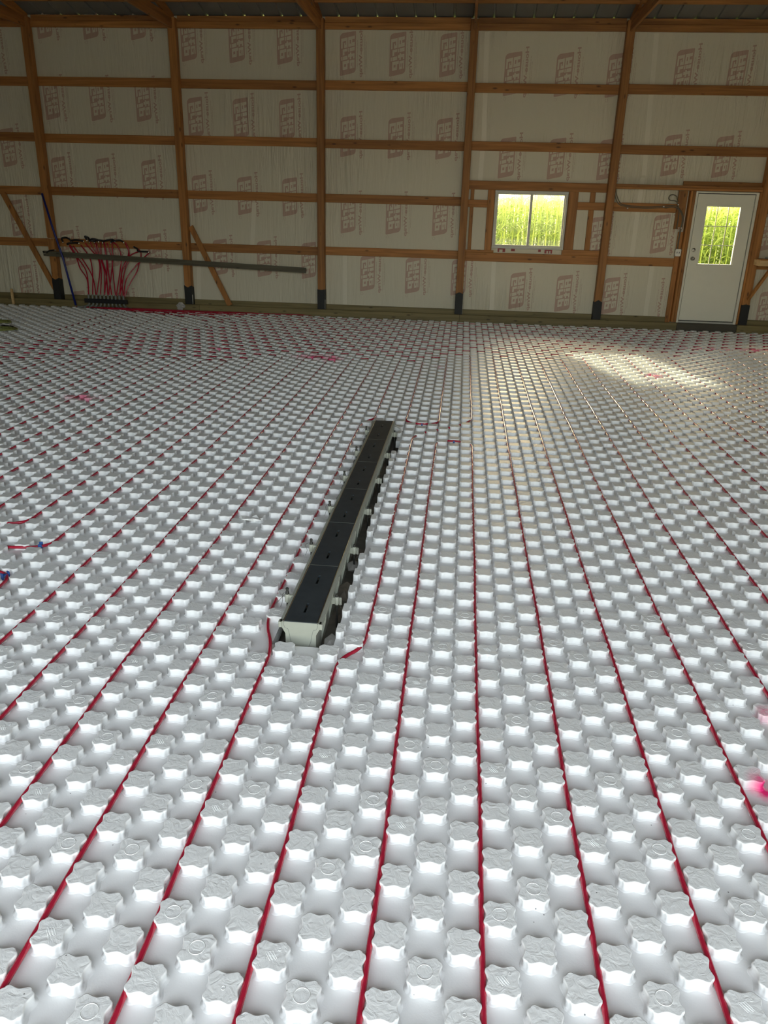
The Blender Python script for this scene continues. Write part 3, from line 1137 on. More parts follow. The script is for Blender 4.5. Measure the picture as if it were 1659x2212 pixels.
y = D - .66
while y > REAR_Y + .3:
    z = roof_z(y)
    MB().bbox(-9.9, 7.3, y - .019, y + .019, z - .135, z - .004, .003).build('purlin', 'lumber_x', ceiling)
    y -= .61

# ================================================================== THINGS
# ---- heating tubes
TR, TZ = 0.0086, 0.0170


def wig(pts, seed, step=.22, amp=.0022):
    """subdivide and let the tube wander a little in its channel"""
    rnd = random.Random(seed)
    ph = [rnd.uniform(0, 6.28) for _ in range(4)]
    out = []
    s = 0
    for i in range(len(pts) - 1):
        a, b = pts[i], pts[i + 1]
        d = b - a
        n = max(1, int(d.length / step))
        t = d.normalized() if d.length > 1e-6 else Vector((1, 0, 0))
        side = Vector((-t.y, t.x, 0))
        for k in range(n):
            p = a + d * (k / n)
            w = amp * (math.sin(s * 3.1 + ph[0]) + math.sin(s * 7.3 + ph[1]) * .7)
            out.append(p + side * w + Vector((0, 0, .0012 * math.sin(s * 2.3 + ph[2]))))
            s += d.length / n
    out.append(pts[-1])
    return out


NT = [0]


def tube(pts, label, name='heating_tube', r=.15, group='red heating tubes in the foam floor', z=TZ, rad=TR):
    NT[0] += 1
    p3 = [Vector((p[0], p[1], p[2] if len(p) > 2 else z)) for p in pts]
    path = wig(fillet(p3, r, 7), NT[0])
    return MB().sweep(path, rad, 10).build(name, 'tube_red', None, label=label, cat='tube', group=group)


Y_NEAR = 0.35
rY = rowY


def uturn(ka, kb, row, label, ya=Y_NEAR, yb=Y_NEAR):
    return tube([(kX(ka), ya), (kX(ka), rY(row)), (kX(kb), rY(row)), (kX(kb), yb)], label)


LEFT_END = -9.6
UP = {102.5: -20.333, 105.5: -19.333, 108.5: -18.333, 111.5: -17.0, 114.5: -16.333, 117.5: -15.333, 120.5: -14.0, 123.5: -13.333}
ORD = ['first', 'second', 'third', 'fourth', 'fifth', 'sixth', 'seventh', 'eighth', 'ninth', 'tenth', 'eleventh', 'twelfth', 'thirteenth', 'fourteenth', 'fifteenth', 'sixteenth', 'seventeenth']


def lead(row, k0):
    """a run along the far wall from column k0 to the left, then up to the manifold bundle"""
    if row in UP:
        ku = UP[row]
        return [(kX(k0), rY(row)), (kX(ku), rY(row)), (kX(ku), rY(row) + .5), (kX(ku) + (-6.4 - kX(ku)) * .15, D - .9), (kX(ku) + (-6.4 - kX(ku)) * .45, D - .42)]
    return [(kX(k0), rY(row)), (LEFT_END, rY(row))]


# next to the drain
tube([(kX(-2), Y_NEAR), (kX(-2), rY(28.55)), (kX(-1.667), rY(29.75)), (kX(-1.70), rY(62)), (kX(-1.667), rY(64)), (kX(-1.45), rY(65.5)), (kX(-.45), rY(68.3)), (kX(0), rY(70.6)), (kX(0), rY(73))]
     + [(kX(0), rY(100))] + lead(105.5, 0), 'red tube hugging the right side of the drain, then slanting right past its far end', r=.13)
uturn(-1, 0, 63.5, 'red tube making a hairpin just right of the far end of the drain')
tube([(kX(-3) + .01, Y_NEAR), (kX(-3), rY(28.9)), (kX(-3.30), rY(31.3)), (kX(-3.333), rY(66)), (kX(-3.25), rY(68.5)), (kX(-3), rY(69.6)), (kX(-3), rY(71.5)), (kX(-3), rY(99.5)), (kX(-2), rY(99.5)), (kX(-2), rY(68.6)), (kX(-1), rY(68.6)), (kX(-1), rY(100))]
     + lead(102.5, -1), 'red tube hugging the left side of the drain and snaking around beyond it', r=.15)
# right of the drain
uturn(1, 2, 105.5, 'red tube forming the fourth and fifth straight runs right of the drain')
uturn(3, 4, 105.5, 'red tube forming the sixth and seventh straight runs right of the drain')
tube([(kX(5), Y_NEAR)] + lead(108.5, 5), 'red tube of the eighth run right of the drain, turning left near the far wall')
tube([(kX(6), 0.9)] + lead(111.5, 6), 'red tube of the ninth run right of the drain, turning left near the far wall')
uturn(7, 8, 111.5, 'red tube forming the tenth and eleventh runs right of the drain', 1.5, 1.5)
uturn(9, 10, 111.5, 'red tube forming the twelfth and thirteenth runs right of the drain', 2, 2)
tube([(kX(11), 3)] + lead(114.5, 11), 'red tube of the fourteenth run right of the drain, ending left toward the wall')
tube([(kX(12), 3)] + lead(117.5, 12), 'red tube of the fifteenth run right of the drain, bending left at pink paint')
uturn(13, 14, 117.5, 'red tube with a hairpin at the right edge, below the door step', 4, 4)
# left of the drain
uturn(-4, -5, 99.5, 'red tube forming the second and third straight runs left of the drain')
uturn(-6, -7, 99.5, 'red tube with its far hairpin under pink paint, left of the drain')
tube([(LEFT_END + 5.6, rY(37.7)), (kX(-8.6), rY(37.5)), (kX(-8), rY(37.9)), (kX(-8), rY(44)), (kX(-8), rY(99.5)), (LEFT_END, rY(99.5))], 'red tube curving off left with a blue clip near the left edge', r=.20)
tube([(LEFT_END + 5.0, rY(40.7)), (kX(-9.55), rY(40.6)), (kX(-9), rY(41.0)), (kX(-9), rY(47)), (kX(-9), rY(96.5)), (LEFT_END, rY(96.5))], 'red tube of the seventh run left of the drain, curving left at its near end', r=.20)
uturn(-10, -11, 94.5, 'red tube forming the eighth and ninth straight runs left of the drain', 3.5, 3.5)
uturn(-12, -13, 94.5, 'red tube forming the tenth and eleventh straight runs left of the drain', 4.5, 4.5)
uturn(-14, -15, 94.5, 'red tube forming the twelfth and thirteenth straight runs left of the drain', 5.5, 5.5)
tube([(kX(-16), 6.0), (kX(-16), rY(93.5)), (LEFT_END, rY(93.5))], 'red tube of the fourteenth run left of the drain, turning left')
tube([(kX(-17), 6.5), (kX(-17), rY(90.5)), (LEFT_END, rY(90.5))], 'red tube of the fifteenth run left of the drain, turning left')
tube([(kX(-18.333), 7.0), (kX(-18.333), rY(87.5)), (LEFT_END, rY(87.5))], 'red tube of the sixteenth run left of the drain, turning left')
uturn(-8, -9, 34.6, 'red tube hairpin with a blue clip at the left edge of the photo', .9, .9)
# rows along the far wall
FARR = [120.5, 123.5, 126.5, 129.5, 132.5, 135.5, 138.0]
for i, r_ in enumerate(FARR[:-1]):
    nth = ORD[len(FARR) - 2 - i]
    if r_ in UP:
        pts = [(7.2, rY(r_))] + lead(r_, 23)[1:]
    else:
        xe = -3.4 - .35 * (5 - i)
        pts = [(7.2, rY(r_)), (xe + .3, rY(r_)), (xe - .5, rY(r_) + (D - .5 - rY(r_)) * .6, .03), (xe - 1.6, D - .56 + .03 * i, .034), (-6.0, D - .58 + .03 * i, .036)]
    tube(pts, 'red tube running along the far wall, ' + nth + ' row out from the skirt board', r=.3)

# bundle along the skirt board
for i in range(5):
    yb = D - .235 - i * .028
    tube([(-6.95 + .14 * i, yb - .12, .04), (-6.3, yb - .16, .048), (-5.5, yb - .10, .045), (-4.9, yb - .04, .034), (-4.3 + .1 * i, yb, .030), (-3.9 + .22 * i, rY(138.5) - .005 * i, .024), (-2.6 + .2 * i, rY(138.5) - .01, .014)],
         'red tube in the loose bundle lying along the skirt board right of the manifold', 'bundle_tube', .4, 'red tubes bundled along the skirt board', rad=.0105)

# blue clips
for (x, y, rz, lab) in ((-2.326, 3.885, .3, 'blue plastic clip on the red tube curving off left'), (-2.318, 3.50, -.5, 'blue plastic clip on the red hairpin at the left edge'), (-.295, rY(68.6) + .001, 0, 'small blue clip on the red hairpin beyond the drain'),
                        (.008, rY(63.5), 0, 'small blue clip on the red hairpin right of the drain')):
    o = thing('tube_clip', lab, 'clip', (x, y, 0), rz, 'blue tube clips')
    s_ = 1.0 if x < -1 else .6
    arc = [(0, .016 * s_ * math.cos(t), .010 + .016 * s_ * math.sin(t)) for t in [math.pi * i / 8 for i in range(9)]]
    band = MB()
    for dx in (-.011 * s_, .011 * s_): band.add([(dx, a[1], a[2]) for a in arc] + [(dx, a[1] * .8, (a[2] - .01) * .8 + .01) for a in arc], [(i, i + 1, 9 + i + 1, 9 + i) for i in range(8)])
    band.add([(-.011 * s_, a[1], a[2]) for a in arc] + [(.011 * s_, a[1], a[2]) for a in arc], [(i, i + 1, 9 + i + 1, 9 + i) for i in range(8)])
    band.build('clip_band', 'clip_blue', o)
    for sg in (-1, 1):
        MB().bbox(-.010 * s_, .010 * s_, sg * .018 * s_ - .003, sg * .018 * s_ + .003, .0005, .030 * s_ + .006, .001).build('clip_leg', 'clip_blue', o)

# ---- trench drain
DA = Vector((-0.649, 3.095, 0)); DB = Vector((-0.621, 6.748, 0))
drz = math.atan2(-(DB.x - DA.x), DB.y - DA.y)
DL = (DB - DA).length
drain = thing('trench_drain', 'long trench drain with dark slotted lids and pale plastic channel in the foam floor', 'drain', DA, drz)
ZT = 0.100
# channel: outer profile with a flange, extruded along y
outer = [(-.097, ZT - .004), (-.097, ZT - .030), (-.088, ZT - .036), (-.072, ZT - .066), (-.069, -.19), (.069, -.19), (.072, ZT - .066), (.088, ZT - .036), (.097, ZT - .030), (.097, ZT - .004)]
inner = [(.078, ZT - .004), (.078, ZT - .018), (.062, ZT - .020), (.060, -.175), (-.060, -.175), (-.062, ZT - .020), (-.078, ZT - .018), (-.078, ZT - .004)]
ch = MB()
poly = outer + inner
n = len(poly)
vs = [(a, .006, b) for a, b in poly] + [(a, DL, b) for a, b in poly]
ch.add(vs, [(i, (i + 1) % n, n + (i + 1) % n, n + i) for i in range(n)])
ch.build('channel', 'drain_body', drain)
cap = MB().prism(outer, 0.0, .006)
cap.build('end_cap', 'drain_body', drain)
MB().prism(outer, DL, DL + .006).build('end_cap', 'drain_body', drain)
# moulded line on the near cap and little hooks at the flange
ln = MB()
for sg in (-1, 1):
    ln.sweep([(sg * .082, -.0008, ZT - .012), (sg * .074, -.0008, ZT - .036), (sg * .060, -.0008, ZT - .040), (sg * .054, -.0008, ZT - .060), (sg * .048, -.0008, -.0), (sg * .030, -.0008, -.05)], .0008, 5)
ln.build('cap_seam', 'grey_sleeve', drain)
for sg in (-1, 1):
    MB().bbox(sg * .095 - .008, sg * .095 + .008, -.006, .02, ZT - .032, ZT - .004, .002).build('corner_clip', 'drain_body', drain)
# ribs
yy = .15
while yy < DL:
    for sg in (-1, 1):
        pl = [(sg * .070, ZT - .036), (sg * .095, ZT - .034), (sg * .092, ZT - .075), (sg * .083, -.02), (sg * .069, -.09)]
        MB().prism(pl, yy - .004, yy + .004).build('rib', 'drain_body', drain)
        MB().bbox(sg * .0975 - .0015, sg * .0975 + .0015, yy - .05, yy - .02, ZT - .028, ZT - .008, .0006).build('flange_hook', 'drain_body', drain)
    yy += .203
lidl = DL / 6
for i in range(6):
    a, b = i * lidl + .0012, (i + 1) * lidl - .0012
    hs = [(-.006, .006, a + .088, a + .183), (-.006, .006, a + .391, a + .486)]
    lid = slab('xy', -.0765, .0765, a, b, ZT - .016, ZT, hs).build('lid', 'lid_dark', drain)
    for h in hs:
        MB().bbox(-.0055, .0025, h[2] + .060, h[2] + .070, ZT - .012, ZT - .002, .0008).build('slot_bar', 'steel', lid)
MB().box(-.058, .058, .01, DL - .01, -.172, -.16).build('slot_shade_sheet', 'slot_shade', drain)  # black sheet over the pale channel floor, painting the shade seen through the slots
for i in range(1, 6):
    MB().box(-.076, .076, i * lidl - .0011, i * lidl + .0011, ZT - .008, ZT + .0004).build('lid_seam', 'grey_sleeve', drain)
rail = MB()
for sg in (-1, 1): rail.bbox(sg * .0795 - .0025, sg * .0795 + .0025, .0, DL, ZT - .010, ZT + .0015, .0008)
rail.build('edge_rail', 'steel', drain)


def lug(y, sg, i):
    o = MB()
    x = sg * .118
    z = ZT - .012 if sg < 0 else ZT - .040
    # arm and barrel
    o.bbox(min(sg * .09, x), max(sg * .09, x), y - .006, y + .006, z - .022, z + .012, .002)
    rb = .0125 if sg < 0 else .0108
    o.lathe([(rb - .002, -.026), (rb, -.022), (rb, .014), (rb - .002, .017)], (x, y, z), 'z', 14)
    if sg > 0:
        o.bbox(x + .012, x + .024, y - .004, y + .004, z - .026, z + .014, .0015)
    l = o.build('anchor_lug', 'drain_body', drain)
    b = MB().lathe([(.0055, -.23 if sg > 0 else -.20), (.0055, .022)], (x, y, z), 'z', 10)
    if sg < 0:
        b.lathe([(.010, .020), (.0085, .030), (.006, .034), (.0085, .046), (.007, .050)], (x, y, z), 'z', 10)
    else:
        b.lathe([(.008, .018), (.006, .032)], (x, y, z), 'z', 8)
    b.build('bolt', 'bolt_dark', l)
    r = random.Random(i * 7 + int(sg))
    w = MB()
    w.sweep(smooth_path([(x + .012 * sg, y - .012, z + .030), (x + .030 * sg * r.uniform(.6, 1.1), y - .018, z + .018), (x + .020 * sg, y - .020, z - .012), (x + .028 * sg, y - .03, z - .040)], 4), .0011, 5)
    if i == 0 and sg < 0:
        w.sweep(smooth_path([(x - .012, y - .015, z + .02), (x - .035, y - .035, z - .005), (x - .062, y - .055, z - .03)], 4), .0011, 5)
    w.build('tie_wire', 'wire_dark', l)


for i in range(6):
    lug(.252 + i * .6085, -1, i)
    lug(.312 + i * .6120, 1, i)


def rock(x, y, z, r, seed, sq=(1, 1, 1)):
    rnd = random.Random(seed)
    mb = MB()
    t = (1 + 5 ** .5) / 2
    vs = [(-1, t, 0), (1, t, 0), (-1, -t, 0), (1, -t, 0), (0, -1, t), (0, 1, t), (0, -1, -t), (0, 1, -t), (t, 0, -1), (t, 0, 1), (-t, 0, -1), (-t, 0, 1)]
    fs = [(0, 11, 5), (0, 5, 1), (0, 1, 7), (0, 7, 10), (0, 10, 11), (1, 5, 9), (5, 11, 4), (11, 10, 2), (10, 7, 6), (7, 1, 8), (3, 9, 4), (3, 4, 2), (3, 2, 6), (3, 6, 8), (3, 8, 9), (4, 9, 5), (2, 4, 11), (6, 2, 10), (8, 6, 7), (9, 8, 1)]
    out = [Vector((a * sq[0], b * sq[1], c * sq[2])) * (r / 1.9 * rnd.uniform(.75, 1.2)) for a, b, c in vs]
    return mb.add(out, fs), (x, y, z)


for i, (x, y, z, r, sq, mat, lab) in enumerate([
        (-.525, 3.20, -.060, .050, (.8, 1.2, .7), 'stone', 'grey stone wedged by the near end of the drain'),
        (-.530, 4.03, -.050, .048, (.8, 1.5, .6), 'stone', 'grey stone in the trench beside the middle of the drain'),
        (-.535, 3.55, -.120, .075, (.8, 1.8, .6), 'soil', 'dark clod of soil in the trench beside the near lid'),
        (-.540, 3.80, -.095, .065, (.7, 1.8, .7), 'soil', 'dark clod of soil in the trench under the second lid seam'),
        (-.530, 4.30, -.110, .070, (.8, 1.8, .6), 'soil', 'dark clod of soil in the trench beside the third lid'),
        (-.535, 5.00, -.115, .070, (.8, 2.4, .6), 'soil', 'dark clod of soil in the trench beside the fourth lid'),
        (-.55, 3.12, -.145, .055, (.9, 1.0, .6), 'soil', 'dark clod of soil in the trench at the near corner of the drain')]):
    mb, loc = rock(x, y, z, r, i + 11, sq)
    mb.build('stone' if mat == 'stone' else 'soil_clod', mat, None, label=lab, cat='stone' if mat == 'stone' else 'soil', loc=loc)

# a stray strip of white foam by the drain's far end, a torn scrap on the left
MB().sweep(smooth_path([(-.545, 6.80, .05), (-.50, 6.76, .045), (-.455, 6.70, .033)], 4), .006, 6).build('foam_sliver', 'tie_white', None, label='thin white foam sliver lying at the far corner of the drain', cat='scrap')
rs = MB()
pts = [(-.075, .01), (-.04, .035), (.0, .022), (.035, .040), (.06, .012), (.075, -.02), (.03, -.035), (-.01, -.02), (-.05, -.03)]
rs.add([(a, b, .005 * math.sin(i * 1.7) + .003) for i, (a, b) in enumerate(pts)] + [(a * .85, b * .85, .012 + .007 * math.cos(i * 2.1)) for i, (a, b) in enumerate(pts)],
       [(i, (i + 1) % 9, 9 + (i + 1) % 9, 9 + i) for i in range(9)] + [tuple(range(8, -1, -1)), tuple(range(9, 18))])
rs.build('foam_scrap', 'foam_film', None, label='torn white foam scrap lying on the knobs left of the drain', cat='scrap', loc=(-1.237, 4.43, KH + .003))

# ---- manifold at the far wall
MY = D - .30
man = thing('tube_manifold', 'black bar holding ten grey sleeves of red tube at the far left wall', 'manifold', (-6.405, MY, 0))
ox = 6.405
MB().bbox(-6.806 + ox, -6.006 + ox, -.022, .022, .112, .188, .004).build('spacer_bar', 'black_plastic', man)
SX = [-6.729, -6.654, -6.582, -6.507, -6.436, -6.363, -6.292, -6.221, -6.153, -6.074]
for i, x in enumerate(SX):
    MB().lathe([(.020, .0), (.020, .065), (.016, .070)], (x + ox, 0, .188), 'z', 12).build('sleeve', 'grey_sleeve', man)
    dx = (x + 6.40) * .55
    MB().sweep(smooth_path([(x + ox, 0, .112), (x + ox, -.005, .085), (x + ox + dx * .25, -.02, .055), (x + ox + dx * .6, -.06, .042), (x + ox + dx, -.11, .040)], 4), .019, 10).build('bend_support', 'grey_sleeve', man)

RISERS = [[(-6.729, 0.252), (-6.77, 0.506), (-6.913, 0.688), (-6.987, 0.87), (-7.1, 1.082)], [(-6.729, 0.254), (-6.745, 0.445), (-6.805, 0.666), (-6.96, 0.871), (-7.073, 1.082)],
          [(-6.654, 0.258), (-6.671, 0.609), (-6.729, 0.878), (-6.869, 1.094)], [(-6.582, 0.257), (-6.673, 0.559), (-6.892, 0.873), (-7.023, 1.07)],
          [(-6.586, 0.257), (-6.54, 0.65), (-6.58, 0.87), (-6.722, 1.05), (-6.787, 1.13)], [(-6.509, 0.26), (-6.508, 0.614), (-6.553, 0.859), (-6.654, 1.064), (-6.691, 1.148)],
          [(-6.507, 0.26), (-6.519, 0.675), (-6.578, 0.92), (-6.611, 1.145)], [(-6.438, 0.262), (-6.447, 0.616), (-6.526, 0.86), (-6.577, 1.139)],
          [(-6.436, 0.262), (-6.404, 0.679), (-6.423, 0.924), (-6.429, 1.15)], [(-6.363, 0.265), (-6.426, 0.629), (-6.512, 0.872), (-6.506, 1.14)],
          [(-6.363, 0.265), (-6.316, 0.682), (-6.295, 0.928), (-6.288, 1.148)], [(-6.289, 0.261), (-6.372, 0.631), (-6.406, 0.827), (-6.423, 1.132)],
          [(-6.22, 0.264), (-6.302, 0.682), (-6.323, 0.866), (-6.385, 1.14)], [(-6.22, 0.264), (-6.16, 0.687), (-6.14, 0.933), (-6.195, 1.102), (-6.274, 1.16)],
          [(-6.153, 0.263), (-6.128, 0.639), (-6.041, 0.85), (-5.983, 1.023), (-6.033, 1.161)], [(-6.153, 0.263), (-6.072, 0.69), (-6.007, 0.851), (-5.99, 1.0), (-6.04, 1.13)],
          [(-6.078, 0.266), (-6.036, 0.531), (-5.869, 0.77), (-5.793, 0.846), (-5.769, 1.005), (-5.848, 1.076)], [(-6.071, 0.266), (-5.985, 0.421), (-5.844, 0.672), (-5.793, 0.833), (-5.596, 1.01)],
          [(-6.074, 0.266), (-6.13, 0.565), (-6.111, 0.75), (-5.972, 0.938), (-5.796, 1.016)]]
for i, R_ in enumerate(RISERS):
    pts = []
    for j, (x, z) in enumerate(R_):
        t = (z - .25) / .9
        y = MY + .22 * min(1, t * 1.6) - .012 * ((i % 3) - 1) * t
        pts.append((x, y, z))
    pts[0] = (pts[0][0], MY, .20)
    MB().sweep(smooth_path(pts, 5), .0105, 8).build('riser_tube', 'tube_red', None, label='red tube fanning up from the black manifold bar at the far left wall', cat='tube', group='red riser tubes above the manifold')
LOOPS = [[(-7.198, 1.139), (-7.204, 1.194), (-7.128, 1.211), (-7.05, 1.18), (-7.042, 1.143)], [(-7.039, 1.162), (-6.929, 1.177), (-6.809, 1.162)], [(-7.103, 1.086), (-7.1, 1.111), (-6.99, 1.124), (-6.888, 1.127)],
         [(-6.739, 1.183), (-6.759, 1.244), (-6.708, 1.22), (-6.673, 1.179), (-6.606, 1.168)], [(-6.695, 1.16), (-6.629, 1.204), (-6.537, 1.189), (-6.513, 1.165)], [(-6.601, 1.156), (-6.538, 1.182), (-6.447, 1.179), (-6.437, 1.154)],
         [(-6.446, 1.161), (-6.362, 1.187), (-6.267, 1.202), (-6.208, 1.186)], [(-6.292, 1.159), (-6.229, 1.179), (-6.121, 1.194), (-6.043, 1.166)], [(-5.87, 1.091), (-5.8, 1.057), (-5.79, 1.02), (-5.596, 1.017)]]
LABS = ['leftmost tall black jumper loop above the manifold, arched over the girt', 'flat black jumper tube beside the leftmost loop above the manifold', 'low black jumper tube below the leftmost loop above the manifold',
        'black jumper tube with a pointed kink, highest above the manifold', 'black jumper tube just right of the kinked one above the manifold', 'short black jumper tube in the middle above the manifold',
        'gently arched black jumper tube right of the middle above the manifold', 'black jumper tube at the right end of the row above the manifold', 'separate black jumper tube with a corner, lowest on the right of the risers']
for i, L_ in enumerate(LOOPS):
    o = thing('jumper_tube', LABS[i], 'tube', (L_[0][0], D - .09, L_[0][1]), 0, 'black jumper tubes above the manifold')
    pts = [(a - L_[0][0], -.02 * (k % 2) - .004 * i, b - L_[0][1]) for k, (a, b) in enumerate(L_)]
    MB().sweep(smooth_path(pts, 5), .0155, 8).build('hose', 'black_plastic', o)
    for e_ in (pts[0], pts[-1]):
        MB().lathe([(.013, -.022), (.014, -.018), (.014, .004), (.012, .008)], e_, 'z', 10).build('crimp_ring', 'steel', o)

# ---- planks, braces, blue tube, bag, coils
pl = MB().beam((-7.541, PF - .026, .935), (-2.754, PF - .026, .791), .04, .088, up=(0, 0, 1))
gp = pl.build('grey_plank', 'weathered_x', None, label='long weathered grey plank fixed level across the posts at the far left', cat='plank')
lj = thing('hose_end', 'short black hose with shiny ends resting on the left end of the grey plank', 'hose', (-7.54, PF - .06, .97))
MB().sweep(smooth_path([(0, 0, .0), (.05, -.004, -.03), (.12, 0, .012), (.23, .0, .028)], 5), .0115, 8).build('hose', 'black_plastic', lj)
MB().lathe([(.013, -.03), (.015, -.02), (.015, .02), (.012, .03)], (.045, -.012, -.035), 'x', 10).build('crimp_ring', 'steel', lj)
MB().lathe([(.012, -.012), (.014, .012)], (.235, 0, .028), 'x', 10).build('crimp_ring', 'steel', lj)
MB().beam((-8.226, D - .045, 1.925), (-7.471, D - .045, .300), .088, .038, up=(0, 1, 0)).build('brace_board', 'lumber_z', None, label='diagonal brace board at the left edge, meeting the foot of the leftmost post', cat='board')
MB().beam((-4.834, D - .035, 1.461), (-4.165, D - .115, .135), .088, .038, up=(0, 1, 0)).build('brace_board', 'lumber_z', None, label='loose diagonal board leaning on the wall behind the grey plank end', cat='board')
MB().sweep([(-7.44, PF - .02, 1.935), (-7.30, PF - .075, 1.40), (-7.20, PF - .09, 1.02), (-7.16, PF - .09, .86), (-6.98, PF - .18, .06)], .018, 10).build('blue_tube', 'tube_blue', None, label='blue plastic tube leaning on the leftmost post', cat='tube')
MB().sweep(smooth_path([(-7.47, PF - .004, 1.215), (-7.42, PF - .008, 1.19), (-7.34, PF - .03, 1.195), (-7.27, PF - .06, 1.205)], 4), .003, 5).build('string', 'tape', None, label='pale string tying the blue tube to the leftmost post', cat='string')

rnd = random.Random(5)
bagm, _ = rock(0, 0, 0, .085, 21, (1.0, .5, 1.0))
bv = []
bb = MB()
U, V_ = 10, 7
for j in range(V_ + 1):
    for i in range(U):
        a, b = 2 * math.pi * i / U, math.pi * j / V_
        rr = rnd.uniform(.55, 1.15)
        bv.append((.085 * math.sin(b) * math.cos(a) * rr, .05 * math.sin(b) * math.sin(a) * rr, .075 * math.cos(b) * rr))
bb.add(bv, [(j * U + i, j * U + (i + 1) % U, (j + 1) * U + (i + 1) % U, (j + 1) * U + i) for j in range(V_) for i in range(U)])
bb.build('plastic_bag', 'clear_film', None, label='small crumpled clear plastic bag on the skirt board beside the second post', cat='bag', loc=(-5.05, D - .24, .10))


def coil(x, y, rx, ry, n, label, seed):
    r = random.Random(seed)
    pts = []
    for i in range(n * 24):
        a = 2 * math.pi * i / 24
        w = 1 + .10 * math.sin(i * .37 + seed) - .02 * (i // 24)
        pts.append((rx * w * math.cos(a), ry * w * math.sin(a), KH + .012 + .012 * (i / 24 / n) + .006 * math.sin(i * .9)))
    MB().sweep(pts, .009, 6).build('rope_coil', 'rope_green', None, label=label, cat='rope', loc=(x, y, 0))


coil(-6.85, 11.12, .30, .14, 5, 'yellow-green rope coil on the foam at the left edge, nearer one', 1)
coil(-7.30, 11.78, .28, .14, 4, 'yellow-green rope coil on the foam at the left edge, farther one', 2)
hb = thing('tool_handle', 'short black tool handle lying between the rope coils at the left edge', 'tool', (-6.79, 11.33, KH + .02), -.35)
MB().lathe([(.012, -.12), (.018, -.10), (.018, .02), (.014, .04), (.020, .06), (.020, .12), (.014, .13)], (0, 0, 0), 'x', 10).build('grip', 'black_plastic', hb)
MB().lathe([(.008, .13), (.006, .17)], (0, 0, 0), 'x', 8).build('tip', 'steel', hb)
MB().bbox(-8.235, -8.195, D - .26, D - .22, .028, .30, .004).build('wooden_stake', 'fresh_x', None, label='pale wooden stake standing at the extreme left of the skirt board', cat='stake')

# ---- right: bench bracket, outlet, cables
bk = thing('wall_shelf', 'rough wooden shelf on a diagonal strut, right of the door', 'shelf', (5.0, D - .15, 1.12))
MB().bbox(-.20, .55, -.30, .0, .0, .088, .004).build('shelf_board', 'fresh_x', bk)
MB().bbox(-.20, .55, -.31, -.02, .0885, .108, .003).build('shelf_top', 'lumber_x', bk)
MB().beam((.02, -.26, -.0), (-.19, -.04, -.56), .038, .075, up=(0, 1, 0)).build('strut', 'lumber_z', bk)
ho = MB().sweep(smooth_path([(-.10, -.20, .122), (-.02, -.22, .124), (.06, -.17, .13), (.15, -.2, .123), (.24, -.16, .13)], 4), .012, 6)
ho.build('hose_piece', 'grey_sleeve', None, label='grey hose scrap lying on the wooden shelf right of the door', cat='hose', loc=(5.0, D - .15, 1.12))

ob = thing('outlet_box', 'white square electrical outlet box on the stud left of the door', 'outlet', (3.580, D - .05, 1.272))
MB().bbox(-.052, .052, .0, .045, -.060, .060, .004).build('box_body', 'steel', ob)
pf = []
for a, b in ((-1, -1), (1, -1), (1, 1), (-1, 1)):
    for t in ((0, 1), (1, 0)) if a * b > 0 else ((1, 0), (0, 1)):
        pf.append((a * (.045 - .014 * t[0]), b * (.058 - .014 * t[1])))
MB().prism(pf, -.008, -.0005).build('face_plate', 'outlet_white', ob)
for sx in (-.017, .017):
    sm = MB().bbox(sx - .005, sx + .005, -.0105, -.0085, -.014, .014, .001)
    sm.build('socket', 'black_plastic', ob)
for a in (-1, 1):
    for b in (-1, 1):
        MB().lathe([(.007, -.010), (.007, 0)], (a * .043, 0, b * .056), 'y', 8).build('screw_ear', 'steel', ob)
for i, off in enumerate((0, .022)):
    pts = [(2.425 - .0, D - .05, 2.24), (2.43 + off, D - .035, 2.13 + off), (2.50 + off, D - .012, 2.015 + off), (2.60, D - .010, 1.975 + off), (2.834, D - .010, 1.955 + off), (3.007, D - .010, 1.952 + off), (3.261, D - .010, 1.972 + off), (3.43, D - .022, 1.975 + off), (3.53 + off, D - .028, 1.90), (3.572 + off * .7, D - .028, 1.78), (3.562 + off * .6, D - .028, 1.62), (3.556 + off * .6, D - .03, 1.45), (3.565 + off * .4, D - .02, 1.335)]
    MB().sweep(smooth_path(pts, 6), .007, 7).build('electric_cable', 'cable', None, label=('lower' if i == 0 else 'upper') + ' of two tan cables stapled from the post to the outlet box', cat='cable')
lpp = [(3.459, 2.065), (3.434, 2.113), (3.421, 2.145), (3.365, 2.172), (3.316, 2.159), (3.297, 2.118), (3.328, 2.086), (3.397, 2.08), (3.44, 2.06), (3.47, 2.0), (3.50, 1.90), (3.50, 1.64)]
MB().sweep(smooth_path([(a, D - .03 - .004 * (i % 3), b) for i, (a, b) in enumerate(lpp)], 6), .008, 7).build('cable_loop', 'cable', None, label='loose dark cable loop hanging at the stud above the outlet box', cat='cable')
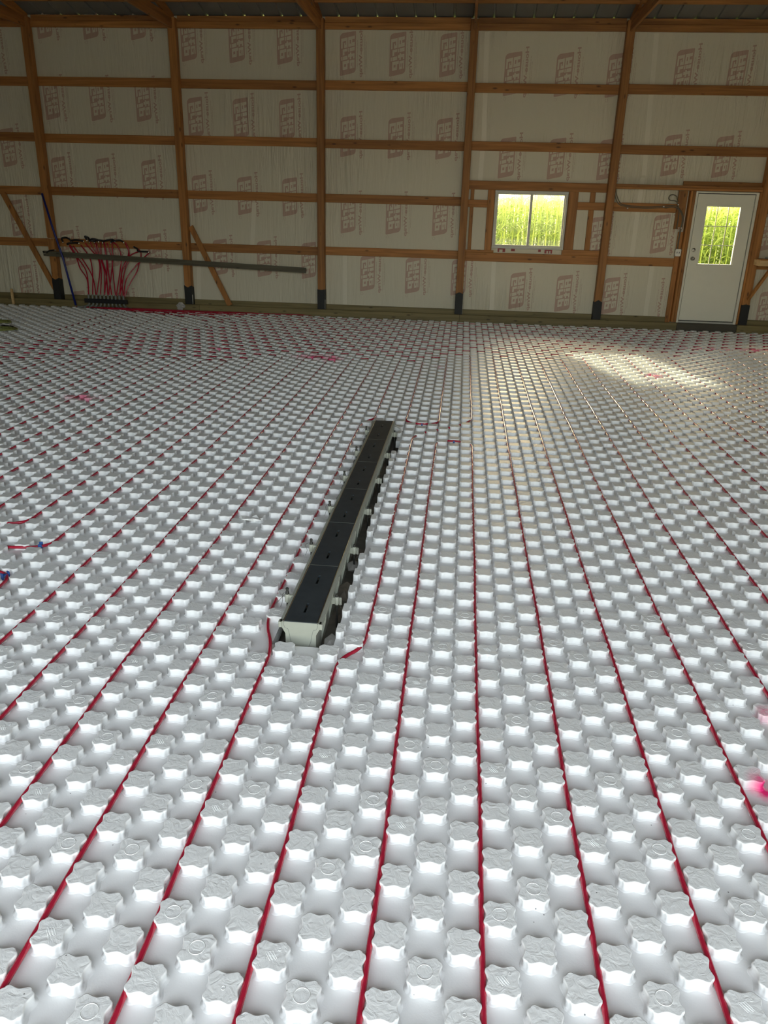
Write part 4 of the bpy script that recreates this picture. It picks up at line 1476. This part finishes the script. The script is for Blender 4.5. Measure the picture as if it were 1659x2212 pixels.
for i, (x, z) in enumerate([(2.66, 1.945), (3.24, 1.985), (3.47, 2.02), (3.575, 1.66), (3.535, 1.66)]):
    lab = ['white cable staple nearest the post right of the window', 'white cable staple midway along the girt by the door', 'white cable staple at the loop on the stud by the door', 'right one of two white cable staples above the outlet box', 'left one of two white cable staples above the outlet box'][i]
    MB().bbox(x - .010, x + .010, D - .040, D - .012, z - .008, z + .008, .002).build('cable_staple', 'tie_white', None, label=lab, cat='staple', group='white cable staples by the door')

# ---- corn outside
rnd = random.Random(12)
cb = MB()


def corn(x, y, h):
    lean = rnd.uniform(-.08, .08)
    g = -.32
    cb.sweep([(x, y, g), (x + lean * .5, y, g + h * .5), (x + lean, y, g + h * .86)], .013, 5, 0, False)
    for k in range(16):
        t = .14 + .74 * k / 15
        z = g + h * t
        a = rnd.uniform(-.5, .5) + (math.pi if k % 2 else 0)
        L = rnd.uniform(.45, .75) * (1 - .35 * max(0, t - .6))
        w = rnd.uniform(.036, .058)
        dx, dy = math.cos(a), math.sin(a)
        px, py = -dy, dx
        vs = []
        lift = rnd.uniform(.35, .9)
        for j, s in enumerate((0, .25, .5, .78, 1.0)):
            r_ = L * s * (1 - .25 * s)
            zz = z + L * (lift * s - (lift + rnd.uniform(.1, .5)) * s * s * .9)
            ww = w * (1 - (2 * s - .75) ** 2 * .8) if s < 1 else .003
            vs += [(x + lean * t + dx * r_ - px * ww, y + dy * r_ - py * ww, zz), (x + lean * t + dx * r_ + px * ww, y + dy * r_ + py * ww, zz)]
        cb.add(vs, [(2 * j, 2 * j + 1, 2 * j + 3, 2 * j + 2) for j in range(4)], 0, True)
    for k in range(5):
        a = rnd.uniform(0, 6.28)
        r_ = .09 if k else .01
        cb.add([(x + lean - .006, y, g + h * .84), (x + lean + .006, y, g + h * .84), (x + lean + r_ * math.cos(a), y + r_ * math.sin(a), g + h)], [(0, 1, 2)])


for r_ in range(10):
    y = 17.6 + r_ * .60
    x = -.8 + .1 * (r_ % 2)
    while x < 9.2:
        corn(x + rnd.uniform(-.03, .03), y + rnd.uniform(-.08, .08), rnd.uniform(2.45, 2.70) + (.12 if 1.6 < x < 2.4 and r_ > 4 else 0))
        x += rnd.uniform(.11, .17)
cb.build('corn_field', 'corn_leaf', None, label='tall sunlit green corn growing outside the window and door', cat='corn', kind='stuff')
